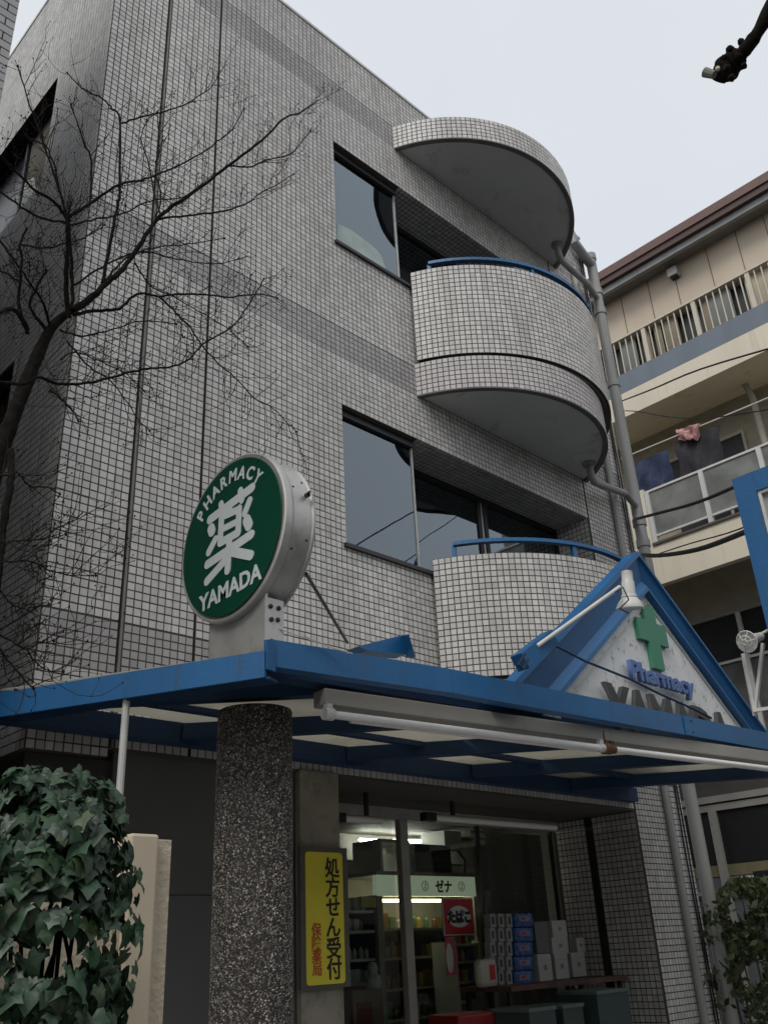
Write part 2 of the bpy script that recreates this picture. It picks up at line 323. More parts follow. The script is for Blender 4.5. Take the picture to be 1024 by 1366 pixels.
# nearest tiles (lower left strip) are separate tiles
single_mesh = {}
NT = [0]
def pick(cells, pu, pv_, M, O, U, W):
    keep = []
    for u, v in cells:
        if v < 4.32 and NT[0] < 300:
            if M.name not in single_mesh:
                single_mesh[M.name] = tile_mesh('tile', A([[0, 0, 0]]), U, A((0, 0, 1)), W, pu-J, pv_-J, M)
            o = bpy.data.objects.new('tile', single_mesh[M.name]); C.objects.link(o); o.parent = B
            o.location = O+U*(u+random.gauss(0, .0006))+A((0, 0, v+random.gauss(0, .0006)))+W*random.gauss(0, .0005)
            o.rotation_euler = (random.gauss(0, .003), random.gauss(0, .004), random.gauss(0, .003)); NT[0] += 1
        else: keep.append((u, v))
    return np.array(keep).reshape(-1, 2)
wall_tiles((0, 0, 0), (1, 0, 0), (0, -1, 0), [(0.002, .452), (.487, .943), (.957, 5.562), (5.582, XR)], holes, [2.55, 2.60, 2.60, 2.60], pick)
wall_tiles((0, 0, 0), (0, 1, 0), (-1, 0, 0), [(.004, YB)], [(.90, 3.60, 7.0, 8.15), (.90, 3.60, 4.1, 5.35)], [2.55])
# soffits and returns of the window recesses, pilaster at ground floor
for (zt) in (8.30, 5.45):
    cells, pu, pv_ = grid_cells(3.06, WX1, 0, .40); plane_tiles('soffit_tiles', B, (0, 0, zt), (1, 0, 0), (0, 1, 0), (0, 0, -1), cells, pu, pv_, M_TILE)
    cells, pu, pv_ = grid_cells(0, .40, zt-1.75, zt); plane_tiles('return_tiles', B, (WX1, 0, 0), (0, 1, 0), (0, 0, 1), (-1, 0, 0), cells, pu, pv_, M_TILE)
cells, pu, pv_ = grid_cells(5.582, XR, 0.0, 2.60); plane_tiles('pilaster_tiles', B, (0, 0, 0), (1, 0, 0), (0, 0, 1), (0, -1, 0), cells, pu, pv_, M_TILE)
for (a, b) in ((0.0, .45), (.53, .86)):
    cells, pu, pv_ = grid_cells(a, b, 0.0, 2.58); plane_tiles('return_tiles', B, (WX1, 0, 0), (0, 1, 0), (0, 0, 1), (-1, 0, 0), cells, pu, pv_, M_TILE)
box('shutter_rail', M_BLACK, B, WX1-.012, .455, 0, WX1, .525, 2.6)

# balconies -------------------------------------------------------
def arc_pts(cx, cy, r, y0, n=72):
    a0 = math.asin((y0-cy)/r); a = np.linspace(math.pi-a0, 2*math.pi+a0, n)
    return [(cx+r*math.cos(t), cy+r*math.sin(t)) for t in a], (math.pi-a0, 2*math.pi+a0)
def ring(cx, cy, r, y0, z0, z1, t):
    po, _ = arc_pts(cx, cy, r, y0); pi_ = [(cx+(x-cx)*(r-t)/r, cy+(y-cy)*(r-t)/r) for x, y in po]
    m_ = MB(); n = len(po)
    vs = [(x, y, z0) for x, y in po]+[(x, y, z1) for x, y in po]+[(x, min(y, y0), z0) for x, y in pi_]+[(x, min(y, y0), z1) for x, y in pi_]
    fs = []
    for i in range(n-1):
        fs += [(i, i+1, n+i+1, n+i), (2*n+i, 3*n+i, 3*n+i+1, 2*n+i+1), (n+i, n+i+1, 3*n+i+1, 3*n+i), (i, 2*n+i, 2*n+i+1, i+1)]
    fs += [(0, n, 3*n, 2*n), (n-1, 3*n-1, 4*n-1, 2*n-1)]
    return m_.add(vs, fs)
def arc_tiles(name, parent, cx, cy, r, y0, z0, z1, M):
    _, (a0, a1) = arc_pts(cx, cy, r, y0); nu = round((a1-a0)*r/P); nv = round((z1-z0)/P); pu = (a1-a0)*r/nu; pv_ = (z1-z0)/nv
    ta, tv = np.meshgrid(a0+(a1-a0)*(np.arange(nu)+.5)/nu, z0+pv_*(np.arange(nv)+.5)); ta, tv = ta.ravel(), tv.ravel()
    ctr = np.c_[cx+r*np.cos(ta), cy+r*np.sin(ta), tv]; U = np.c_[-np.sin(ta), np.cos(ta), 0*ta]; W = np.c_[np.cos(ta), np.sin(ta), 0*ta]
    o = link(name, tile_mesh(name, ctr, U, A((0, 0, 1)), W, pu-J, pv_-J, M), parent); o['kind'] = 'stuff'
def slab(cx, cy, r, z0, z1, name='balcony', tiles_from=None):
    po, _ = arc_pts(cx, cy, r, 0.0); m_ = MB(); n = len(po)
    m_.add([(x, y, z0+.025) for x, y in po]+[(x, y, z1) for x, y in po], [tuple(range(n))[::-1], tuple(range(n, 2*n))]+[(i, (i+1) % n, n+(i+1) % n, n+i) for i in range(n)])
    s_ = m_.build(name, M_GROUT, B)
    q_, _ = arc_pts(cx, cy, r-.05, 0.0); k = MB(); n = len(q_)
    k.add([(x, y-.001, z0+.018) for x, y in q_]+[(x, y-.001, z0+.0245) for x, y in q_], [tuple(range(n))[::-1], tuple(range(n, 2*n))]+[(i, (i+1) % n, n+(i+1) % n, n+i) for i in range(n)])
    k.build('soffit', M_SOFFIT, s_)
    ring(cx, cy, r+.002, -.001, z0, z0+.022, .05).build('drip_edge', mat('drip_grey', (.13, .13, .125), .8, var=.2), s_)
    arc_tiles('fascia_tiles', s_, cx, cy, r, 0.0, z0+.01, z1, M_TILE if z0 > 8 else M_BAND2)
    return s_
M_BAND2 = mat('fascia_tile', (0.52, 0.485, 0.47), 0.5, var=0.09, scale=1.5, island=0.10, bump=0.12, bscale=260)
slab(4.385, .605, 1.49, 8.785, 9.085, 'canopy_slab')
def balcony(dz):
    s_ = slab(4.37, .57, 1.40, 5.885+dz, 6.225+dz)
    ring(4.445, .645, 1.507, -.03, 6.25+dz, 7.235+dz, .11).build('parapet', M_GROUT, s_)
    ring(4.445, .645, 1.48, -.03, 6.226+dz, 6.2495+dz, .11).build('shadow_gap', M_GROUT, s_)
    arc_tiles('parapet_tiles', s_, 4.445, .645, 1.507, -.03, 6.25+dz, 7.235+dz, M_TILE)
    # handrail
    cx, cy, r = 4.52, .68, 1.47
    a0 = math.pi+.565; a1 = 2*math.pi-.50
    pts = [(cx+r*math.cos(t), cy+r*math.sin(t)) for t in np.linspace(a0, a1, 40)]
    h = MB(); za, zb = 7.375+dz, 7.405+dz
    for (x0, y0), (x1, y1) in zip(pts[:-1], pts[1:]): h.bar((x0, y0, za+.015), (x1, y1, za+.015), .05, .03)
    h.build('handrail', M_BLUE, s_)
    for k in (0, 13, 26, 39):
        x, y = pts[k]; d = unit((cx-x, cy-y, 0)); x, y = x+d[0]*.012, y+d[1]*.006
        MB().bar((x, y, 7.10+dz), (x, y, za-.001), .035, .035, up=(-d[1], d[0], 0)).build('baluster', M_BLUE, s_)
    return s_
b3 = balcony(0.0); b2 = balcony(-2.89)

# windows -------------------------------------------------------
def upper_window(z0, z1, zf, two):
    wn = MB().box(WX0, .05, z1-.06, 3.06, .12, z1).box(WX0, .05, z0, 3.06, .12, z0+.03).box(WX0, .05, z0+.03, WX0+.02, .12, z1-.06).build('window', M_DARKFR, B)
    MB().box(WX0+.02, .082, z0+.03, 3.05, .088, z1-.06).build('pane', M_GLASS, wn, fix=False)
    MB().box(3.05, .07, z0+.03, 3.062, .095, z1-.06).build('mullion', M_ALU, wn)
    MB().box(3.052, .095, z0+.03, 3.058, .38, z1-.02).build('pane', M_GLASS, wn, fix=False)
    MB().box(WX0-.02, -.03, z0-.03, 3.19, .05, z0).build('sill', M_DARKFR, wn)
    # recessed sliding windows behind the balcony
    w2 = MB().box(3.06, .38, z1-.05, WX1, .44, z1).box(3.06, .38, zf, WX1, .44, zf+.05).box(5.53, .38, zf+.05, WX1, .44, z1-.05).build('window', M_DARKFR, B)
    xs = [3.08, 4.28, 4.36, 5.53]
    for xa, xb, fr in ((3.08, 4.30, 0), (4.36, 5.53, 1)):
        MB().box(xa, .405, zf+.05, xb, .411, z1-.05).build('pane', M_GLASS, w2, fix=False)
    for xa in (4.27, 4.36): MB().box(xa, .39, zf+.05, xa+.05, .43, z1-.05).build('mullion', M_BLACK, w2)
    MB().box(4.325, .40, zf+.05, 4.355, .42, z1-.05).build('mullion', M_ALU, w2)
    if two:
        MB().box(4.75, .55, zf+.05, 5.5, .57, z1-.05).build('curtain', mat('brown_curtain', (.10, .075, .05), .9), w2)
    # room behind
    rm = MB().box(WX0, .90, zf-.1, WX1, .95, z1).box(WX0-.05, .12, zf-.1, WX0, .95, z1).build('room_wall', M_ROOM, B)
upper_window(7.10, 8.30, 6.25, False); upper_window(4.25, 5.45, 3.36, True)
# pale green patch set over the lower left corner of the third-floor glass
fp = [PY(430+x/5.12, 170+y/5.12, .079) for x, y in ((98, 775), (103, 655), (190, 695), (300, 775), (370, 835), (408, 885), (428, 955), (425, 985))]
MB().prism([(p_[0], max(p_[2], 7.135)) for p_ in fp], (0, .0815, 0), RX, UZ, (0, -1, 0), .002).build('window_patch', mat('pale_patch', (0.40, 0.48, 0.45), .5, var=.15, scale=5), B)

# side windows
for z0, z1 in ((7.0, 8.15), (4.1, 5.35)):
    sw = MB().box(.10, .90, z1-.05, .16, 3.6, z1).box(.10, .90, z0, .16, 3.6, z0+.04).box(.10, 1.62, z0+.04, .15, 1.66, z1-.05).build('window', M_DARKFR, B)
    MB().box(.12, .90, z0+.04, .126, 1.60, z1-.05).build('shutter', mat('olive_blind', (.13, .12, .09), .7, streak=True), sw)
    MB().box(.13, 1.66, z0+.04, .136, 3.6, z1-.05).build('pane', mat('dark_pane', (.012, .013, .015), .25), sw, fix=False)
    MB().prism([(1.22, z0+.04), (1.62, z0+.04), (1.60, z0+.60), (1.42, z0+.52)], (.113, 0, 0), (0, 1, 0), (0, 0, 1), (1, 0, 0), .004).build('curtain', mat('white_reflection', (.75, .77, .75), .8, var=.2, scale=15), sw)  # white sliver painted for a bright reflection in the window

# ground floor of the pharmacy -------------------------------------------------------
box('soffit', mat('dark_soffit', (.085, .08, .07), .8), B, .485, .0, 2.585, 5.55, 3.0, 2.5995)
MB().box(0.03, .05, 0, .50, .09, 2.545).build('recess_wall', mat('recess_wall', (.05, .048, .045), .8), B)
gp = MB().box(.50, .015, 0, 1.72, .05, 1.88).box(.50, .02, 1.884, 1.72, .05, 2.595).build('garage_panel', M_GARAGE, B)
MB().box(.50, .052, 0, 1.72, .07, 2.595).build('panel_backing', M_BLACK, B)
MB().box(1.735, -.02, 0, 2.05, .32, 2.598).build('concrete_column', M_CONC, B)
MB().tube([(.62, -.02, 1.3), (.62, -.02, 2.12)], .022, 10).build('post_cap', M_BLACK, B)
# pipes on the right end
def pipe(pts, r, name='drainpipe', n=14, lab=None):
    m_ = MB(); m_.tube(pts, r, n); return m_.build(name, M_PIPE, B, smooth=True, label=lab)
X5, Y5 = 6.50, -.06
mp_ = pipe([(X5, Y5, 0.1), (X5, Y5, 9.38)], .062, lab='main grey downpipe')
for z in (9.3, 8.75, 8.45, 7.4, 5.6, 5.35, 3.0): MB().lathe([(0, .063), (.005, .074), (.09, .074), (.095, .063)], (X5, Y5, z), (0, 0, 1), 14).build('pipe_socket', M_PIPE, mp_, smooth=True)
pipe([(6.08, -.035, 0.3), (6.08, -.035, 8.9), (6.10, -.03, 8.97), (6.2, .0, 9.0)], .035, lab='slim grey downpipe')
# drains from the slabs
for zz, xd, (ex, ey) in ((8.80, 5.42, (790, 402)), (5.90, 5.33, (846, 676))):
    ze = PX(ex, ey, X5-.03)[2]
    pipe([(xd, -.25, zz+.02), (xd, -.25, zz-.10), (xd+.02, -.245, zz-.15), (xd+.07, -.235, zz-.185), (X5-.30, -.12, ze+.05), (X5-.02, -.07, ze)], .037, lab='drain branch from slab')
    MB().lathe([(0, .045), (.01, .068), (.04, .068), (.05, .05)], (xd, -.25, zz-.035), (0, 0, 1), 14).build('pipe_collar', M_PIPE, B, smooth=True)
pipe([(6.12, -.05, 9.55), (6.12, -.09, 9.35), (6.3, -.08, 9.27), (6.47, -.07, 9.22)], .06, lab='bent pipe at roof')
for xx, yy in ((6.30, -.02), (6.335, -.025)):
    MB().tube([(xx+random.uniform(-.01, .01), yy, z) for z in np.linspace(.5, 9.3, 20)], .009, 6).build('wall_cable', M_BLACK, B)

# ================================================================= SHOPFRONT + INTERIOR
S = thing('shopfront', (3.6, .86, 0), 'glazed aluminium shopfront set back under the tiled soffit', 'shopfront')
fr = MB().box(2.05, .83, 2.50, 5.54, .89, 2.585)
fr.build('head_frame', M_ALU, S)
for x0, x1 in ((3.445, 3.53), (2.06, 2.10)):
    MB().box(x0, .825, .02, x1, .885, 2.50).build('mullion', mat('shop_mullion', (.42, .41, .36), .5, metal=.2), S, bevel=.004)
for x0 in (4.40, 5.44): MB().box(x0, .85, .02, x0+.03, .88, 2.50).build('mullion', M_DARKFR, S)
for a, b in ((2.11, 3.39), (3.55, 4.39), (4.44, 5.43)): MB().box(a, .862, .05, b, .868, 2.495).build('pane', M_SGLASS, S, fix=False)
MB().box(4.46, .95, .1, 5.42, .97, 2.48).build('curtain', mat('dim_brown_screen', (.13, .115, .09), .9, var=.2, streak=True), S)
R_ = thing('shop_interior', (4, 2.5, 0), 'dim interior room of the pharmacy seen through the glass', 'room')
box('back_wall', mat('shop_wall', (.20, .19, .165), .8), R_, .7, 4.6, 0, 6.2, 4.7, 2.7)
box('side_wall', mat('shop_wall2', (.18, .17, .15), .8), R_, 1.0, .92, 0, 1.08, 4.6, 2.7)
box('side_wall', MATS['shop_wall2'], R_, 6.1, .92, 0, 6.18, 4.6, 2.7)
box('ceiling', mat('shop_ceiling', (.22, .22, .20), .8), R_, 1.08, 3.0, 2.62, 6.1, 4.6, 2.69)
box('ceiling_beam', MATS['shop_wall2'], R_, 1.08, 2.2, 2.35, 6.1, 2.4, 2.58)
box('floor', mat('shop_floor', (.12, .115, .10), .4), R_, 1.08, .92, 0.12, 6.1, 4.6, .14)
def lit(name, a, b, lab, r=.014):
    o = MB().tube([a, b], r, 8).build(name, M_LIT); tag(o, lab, 'lamp', 'lit ceiling tubes inside the shop')
lit('ceiling_tube', (4.10, 2.0, 2.50), (4.95, 2.0, 2.52), 'lit ceiling tube just right of the aluminium mullion')
lit('ceiling_tube', (5.05, 2.0, 2.52), (5.3, 2.0, 2.52), 'short lit ceiling tube nearest the brown screen')
lit('ceiling_tube', (3.9, 2.9, 2.57), (4.35, 2.9, 2.58), 'lit ceiling tube left of the mullion above the air conditioner')
lit('ceiling_tube', (3.6, 3.6, 2.48), (4.4, 3.6, 2.50), 'lowest and farthest lit ceiling tube on the left')
for nm_, y_, x0_, x1_, z_, lab_ in (('awning_tube', .38, 3.36, 4.88, 2.455, 'white unlit tube lamp hanging under the soffit before the shop glass'), ('awning_tube', .38, 2.45, 2.80, 2.40, 'short pale tube lamp under the soffit above the yellow sign')):
    t_ = thing(nm_, (x0_, y_, z_), lab_, 'lamp', 'unlit tube lamps under the soffit')
    MB().tube([(x0_, y_, z_), (x1_, y_, z_)], .026, 14).build('tube', M_TUBE, t_, smooth=True)
    MB().box(x0_-.12, y_-.03, z_-.03, x0_-.002, y_+.03, z_+.03).build('end_cap', M_BLACK, t_); MB().box(x0_+.2, y_-.01, z_+.027, x0_+.23, y_+.01, 2.584).build('hanger', M_BLACK, t_)
# hanging bell-like lamp on the left
t_ = thing('pendant_lamp', (2.35, .5, 2.2), 'small dark conical pendant lamp hanging at the left of the shop opening', 'lamp')
MB().tube([(2.35, .5, 2.584), (2.35, .5, 2.43)], .03, 10).build('stem', M_ALU, t_)
MB().lathe([(0, .06), (.02, .055), (.09, .02), (.15, .012)], (2.35, .5, 2.27), (0, 0, 1), 16).build('lamp_shade', mat('brass_dull', (.25, .2, .1), .4, metal=.6), t_, smooth=True)
# refrigerated showcase with lit header
K = thing('drinks_showcase', (4.1, 1.6, 0.14), 'glass fronted drinks showcase with a lit pale green header', 'showcase')
YS = 1.45
def sp(px, py, y=YS): return PY(px, py, y)
h0 = sp(503, 1197); h1 = sp(635, 1170)
hx0, hx1, hz0, hz1 = h0[0], h1[0], h0[2]+.01, h1[2]-.0
MB().box(hx0, YS, hz0, hx1, YS+.05, hz1).build('lit_header', M_LITBOX, K)
text('lettering', 'ゼナ', .11, ((hx0+hx1)/2+.18, YS-.003, (hz0+hz1)/2), RX, UZ, M_BLACK, K, offset=.004)
for dx in (0.42, -.06):
    text('lettering', '②', .10, ((hx0+hx1)/2+dx, YS-.003, (hz0+hz1)/2), RX, UZ, M_BLACK, K)
MB().box(hx0, YS, .14, hx0+.06, YS+.5, hz0).box(hx1-.06, YS, .14, hx1, YS+.5, hz0).box(hx0, YS+.5, .14, hx1, YS+.55, hz1).box(hx0, YS, hz1, hx1, YS+.55, hz1+.03).build('cabinet', mat('cabinet_grey', (.30, .29, .25), .5), K)
MB().tube([(hx0+.1, YS+.09, hz0-.03), (hx1-.1, YS+.09, hz0-.03)], .012, 8).build('lit_tube', mat('warm_lit_tube', (.9, .85, .7), .4, emit=(1, .85, .55), emit_s=9.0), K)
for z in (1.05, 1.27, 1.5, 1.72): MB().box(hx0+.07, YS+.05, z, hx1-.07, YS+.48, z+.02).build('shelf', M_ALU, K)
cols = [mat('goods_white', (.45, .45, .42), .5), mat('goods_amber', (.20, .12, .04), .4), mat('goods_green', (.12, .22, .1), .5), mat('goods_red', (.32, .04, .03), .5), mat('goods_blue', (.05, .10, .28), .5), mat('goods_yellow', (.45, .38, .1), .5)]
meshes = {}
def goods(kind, ci, x, y, z, lab, grp, s=1.0):
    key = (kind, ci)
    if key not in meshes:
        q_ = MB()
        if kind == 'bottle': q_.lathe([(0, .022), (.06, .022), (.075, .011), (.09, .011)], (0, 0, 0), (0, 0, 1), 8)
        else: q_.box(-.03, -.02, 0, .03, .02, .085)
        me = bpy.data.meshes.new(kind); me.from_pydata(q_.v, [], q_.f); me.materials.append(cols[ci]); meshes[key] = me
    o = bpy.data.objects.new('medicine_bottle' if kind == 'bottle' else 'medicine_box', meshes[key]); C.objects.link(o); o.location = (x, y, z); o.scale = (s, s, s)
    o.rotation_euler[2] = random.uniform(-.2, .2)
    tag(o, lab, 'bottle' if kind == 'bottle' else 'box', grp)
for z in (1.07, 1.29, 1.52, 1.74):
    x = hx0+.13
    while x < hx1-.12:
        if random.random() < .93:
            k = 'bottle' if random.random() < .6 else 'box'
            goods(k, random.choice([0, 1, 1, 2, 5]), x, YS+.15, z+.001, 'small %s on a shelf of the glass fronted drinks showcase' % k, '%s on the showcase shelves' % ('bottles' if k == 'bottle' else 'boxes'), random.uniform(.9, 1.5))
        x += random.uniform(.06, .11)
# open shelf on the left
K2 = thing('medicine_shelf', (2.9, 1.35, .14), 'open dark shelf stocked with pale packages left of the showcase', 'shelf')
sx0, sx1 = PY(457, 1250, 1.3)[0], PY(506, 1250, 1.3)[0]-.05
MB().box(sx0-.04, 1.3, .14, sx0, 1.7, 1.98).box(sx1, 1.3, .14, sx1+.04, 1.7, 1.98).box(sx0, 1.7, .14, sx1, 1.73, 1.98).build('upright', M_DARKFR, K2)
zs = [PY(480, yy, 1.3)[2] for yy in (1218, 1245, 1283, 1315)]
for z in zs:
    MB().box(sx0+.001, 1.3, z, sx1-.001, 1.69, z+.02).build('shelf', M_ALU, K2)
    x = sx0+.06
    while x < sx1-.04:
        k = random.choice(['bottle', 'box']); goods(k, random.choice([0, 0, 0, 2]), x, 1.36, z+.021, 'pale %s standing on the open dark shelf' % k, 'pale %s on the open shelf' % ('bottles' if k == 'bottle' else 'boxes'), random.uniform(.8, 1.15)); x += random.uniform(.055, .08)
t_ = thing('shelf_placard', (PY(500, 1205, 1.28)), 'small yellow green card over the open shelf', 'card')
MB().prism([(-.08, -.04), (.08, -.04), (.08, .04), (-.08, .04)], PY(492, 1203, 1.28), RX, UZ, (0, 1, 0), .01).build('card', cols[5], t_)
# appliance on top of the showcase: dark air conditioner / monitor with box
t_ = thing('air_conditioner', (4.4, 1.7, hz1+.031), 'dark louvred appliance standing on top of the lit showcase', 'appliance')
ax0, ax1 = sp(560, 1150)[0], sp(598, 1150)[0]; az1 = sp(570, 1125)[2]
MB().box(ax0, YS+.05, hz1+.031, ax1+.1, YS+.45, az1).build('casing', M_BLACK, t_, bevel=.01)
for k in range(4): MB().box(ax0+.04, YS+.035, hz1+.08+k*.05, ax1+.06, YS+.05, hz1+.1+k*.05).build('louvre', M_DARKFR, t_)
t_ = thing('storage_box', (3.9, 1.7, hz1+.031), 'open pale framed box on the showcase behind the mullion', 'box')
bx0, bx1 = sp(513, 1150)[0], sp(553, 1150)[0]
MB().box(bx0, YS+.05, hz1+.031, bx0+.03, YS+.4, az1).box(bx1-.03, YS+.05, hz1+.031, bx1, YS+.4, az1).box(bx0, YS+.05, az1, bx1, YS+.4, az1+.025).build('frame', cols[0], t_)
t_ = thing('white_carton', (4.9, 1.7, hz1+.05), 'pale carton at the right end above the showcase header', 'box')
c0 = sp(603, 1115); MB().box(c0[0], YS+.1, c0[2]-.12, c0[0]+.24, YS+.4, c0[2]+.06).build('carton', cols[0], t_); MB().tube([(c0[0]+.15, YS+.08, c0[2]-.12), (c0[0]+.22, YS+.06, c0[2]-.2), (c0[0]+.2, YS+.07, hz1+.03)], .012, 6).build('cord', M_BLACK, t_)

K3 = thing('display_rack', PY(625, 1350, 1.15), 'narrow white display rack with goods below the red tobacco sign', 'rack')
rx0, rx1 = PY(612, 1300, 1.15)[0], PY(641, 1300, 1.15)[0]
for yy in (1262, 1285, 1312, 1338):
    z = PY(625, yy, 1.15)[2]; MB().box(rx0, 1.15, z, rx1, 1.4, z+.02).build('shelf', cols[0], K3)
    x = rx0+.05
    while x < rx1-.04: goods(random.choice(['bottle', 'box']), random.choice([0, 2, 3, 4, 5]), x, 1.2, z+.021, 'small package standing on the narrow white display rack', 'goods on the white display rack', random.uniform(.9, 1.2)); x += random.uniform(.065, .09)
MB().box(rx0-.02, 1.15, .14, rx0-.001, 1.4, PY(625, 1255, 1.15)[2]).box(rx1+.001, 1.15, .14, rx1+.02, 1.4, PY(625, 1255, 1.15)[2]).box(rx0-.02, 1.401, .14, rx1+.02, 1.42, PY(625, 1255, 1.15)[2]).build('rack_frame', M_WPAINT, K3)

# tobacco sign on the glass
t_ = thing('tobacco_sign', PY(611, 1223, .84), 'square red sign with a white oval reading たばこ stuck on the glass', 'sign')
a_ = PY(589, 1198, .845); b_ = PY(634, 1247, .845); cx_, cz_ = (a_[0]+b_[0])/2, (a_[2]+b_[2])/2; hw, hh = (b_[0]-a_[0])/2, (a_[2]-b_[2])/2
MB().box(cx_-hw, .846, cz_-hh, cx_+hw, .856, cz_+hh).build('border', cols[0], t_)
MB().box(cx_-hw*.93, .843, cz_-hh*.93, cx_+hw*.93, .846, cz_+hh*.93).build('board', M_RED, t_)
MB().prism([(math.cos(t)*hw*.75, math.sin(t)*hh*.58) for t in np.linspace(0, 2*math.pi, 32)[:-1]], (cx_, .8425, cz_), RX, UZ, (0, -1, 0), .002).build('oval', mat('print_white', (.62, .62, .58), .5), t_)
text('lettering', 'たばこ', .098, (cx_, .840, cz_), RX, UZ, M_BLACK, t_, offset=.007)
t_ = thing('pink_banner', PY(602, 1275, .84), 'narrow pink banner hanging below the red tobacco sign', 'banner')
p0 = PY(593, 1250, .85); p1 = PY(609, 1300, .85)
MB().box(p0[0], .845, p1[2], p1[0], .855, p0[2]).build('cloth', mat('pink_cloth', (.45, .10, .16), .8, var=.25, scale=20), t_)
MB().prism([(math.cos(t)*.04, math.sin(t)*.105) for t in np.linspace(0, 2*math.pi, 24)[:-1]], ((p0[0]+p1[0])/2-.02, .844, p0[2]-.15), RX, UZ, (0, -1, 0), .002).build('oval', MATS['print_white'], t_)
# stack of blue packs and grey panels, white boxes (in front of the glass)
YK = .60
def kb(px0, py0, px1, py1, dy, y=YK):
    a = PY(px0, py0, y); b = PY(px1, py1, y); return (a[0], y, min(a[2], b[2]), b[0], y+dy, max(a[2], b[2]))
M_PACK = mat('blue_wrap', (.035, .09, .26), .25, var=.3, scale=25, bump=.5, bscale=30)
labs = ['topmost blue tissue pack of the stack in the shop opening', 'blue tissue pack second from the top of its stack', 'blue tissue pack third from the top of its stack', 'blue tissue pack second from the bottom of its stack', 'lowest blue tissue pack of the stack by the white cartons']
for k in range(5):
    q_ = kb(686, 1218+k*19.5, 713, 1236.5+k*19.5, .2); t_ = thing('tissue_pack', PY(700, 1236+k*19.5, YK), labs[k], 'pack', 'blue tissue packs in a stack')
    MB().box(*q_).build('wrap', M_PACK, t_, bevel=.02); MB().box(q_[0]+.05, YK-.002, q_[2]+.045, q_[3]-.05, YK-.0005, q_[2]+.085).build('print_band', mat('pack_print', (.16, .22, .36), .4), t_); MB().box(q_[0]+.08, YK-.003, q_[2]+.055, q_[0]+.13, YK-.0021, q_[2]+.075).build('print_mark', M_RED, t_)
M_CRATE = mat('pale_slotted_card', (.30, .30, .30), .7)
for j, lab in enumerate(['leftmost grey slotted upright beside the blue packs', 'middle grey slotted upright beside the blue packs', 'grey slotted upright touching the blue packs']):
    t_ = thing('slotted_stack', (4.6+j*.1, .6, 1.3), lab, 'carton', 'grey slotted stacks')
    x0 = 653+j*11
    for k in range(5): MB().box(*kb(x0, 1219+k*19, x0+8.5, 1237+k*19, .06)).build('carton', M_CRATE, t_); MB().box(*kb(x0+3, 1223+k*19, x0+6, 1233+k*19, .003, YK-.004)).build('slot', M_BLACK, t_)
M_WB = mat('white_carton', (.42, .42, .40), .7, var=.06)
wb = [(735, 1228, 757, 1250, 'topmost white carton of the pile'), (735, 1250.5, 759, 1272, 'white carton directly below the topmost one'), (716, 1273, 738, 1308, 'white carton at the left end of the lower row'), (738.6, 1272.5, 760, 1305, 'middle white carton of the lower row'), (760.6, 1271, 783, 1302, 'white carton at the right end of the lower row'), (768, 1251, 781, 1270, 'small white carton on the right of the upper row')]
for a, b, c2, d, lab in wb:
    t_ = thing('white_carton', PY((a+c2)/2, d, YK), lab, 'box', 'white cartons piled by the tiled return wall'); q_ = kb(a, b, c2, d, .25)
    MB().box(*q_).build('carton', M_WB, t_, bevel=.004); xm = (q_[0]+q_[3])/2
    MB().box(xm-.02, YK-.002, q_[2]+.4*(q_[5]-q_[2]), xm+.02, YK-.0005, q_[2]+.6*(q_[5]-q_[2])).build('print_mark', mat('grey_print', (.2, .2, .2), .7), t_); MB().box(q_[0]+.004, YK-.0015, q_[2]+.75*(q_[5]-q_[2]), q_[3]-.004, YK-.0004, q_[2]+.78*(q_[5]-q_[2])).build('tape', mat('tape', (.34, .33, .28), .3), t_)
tag(MB().box(*kb(712, 1230, 734.4, 1271, .2, YK+.02)).build('grey_carton', mat('grey_card', (.14, .145, .14), .8)), 'dull grey carton left of the topmost white carton', 'box')
tag(MB().box(*kb(757.5, 1252, 767.5, 1270, .2, YK+.02)).build('grey_carton', MATS['grey_card']), 'small grey carton between the white cartons', 'box')
t_ = thing('bargain_table', (5, .5, 0.12), 'dark low table holding cartons in the shop opening', 'table')
tt = PY(716, 1309, .35); MB().box(3.98, .30, tt[2]-.05, 5.53, .80, tt[2]-.015).build('table_top', mat('worn_red_wood', (.10, .05, .04), .6, var=.4), t_)
for xx in (4.0, 5.47):
    for yy in (.34, .74): MB().box(xx, yy, .12, xx+.03, yy+.03, tt[2]-.05).build('leg', M_DARKFR, t_)
t_ = thing('white_sack', PY(655, 1300, .5), 'white sack printed with red marks beside the blue packs', 'bag')
kk = kb(640, 1280, 666, 1316, .08, .5); MB().box(*kk).build('sack', mat('sack_white', (.42, .40, .34), .7, bump=.5, bscale=20), t_, bevel=.03)
MB().box(kk[0]+.10, .496, kk[2]+.05, kk[0]+.16, .4995, kk[5]-.04).build('print', M_RED, t_)
M_CR = mat('green_glass_crate', (.035, .06, .055), .4)
for (a, b, c2, d, lab, y) in ((795, 1327, 848, 1400, 'dark green crate nearest the tiled pilaster', .0), (705, 1351, 748, 1420, 'pale green crate at the bottom below the white cartons', .0), (750, 1346, 786, 1420, 'dark green crate between two others at the bottom edge', .05)):
    t_ = thing('green_crate', PY((a+c2)/2, 1366, y), lab, 'crate', 'green crates along the bottom of the shop opening')
    q_ = kb(a, b, c2, d, .35, y); MB().box(*q_).build('crate_body', M_CR, t_); MB().box(q_[0]-.01, q_[1]-.01, q_[5]+.001, q_[3]+.01, q_[4]+.01, q_[5]+.025).build('rim', mat('rim_green', (.09, .13, .12), .5), t_)
t_ = thing('red_basket', PY(640, 1358, .3), 'red plastic shopping basket at the bottom of the shop opening', 'basket')
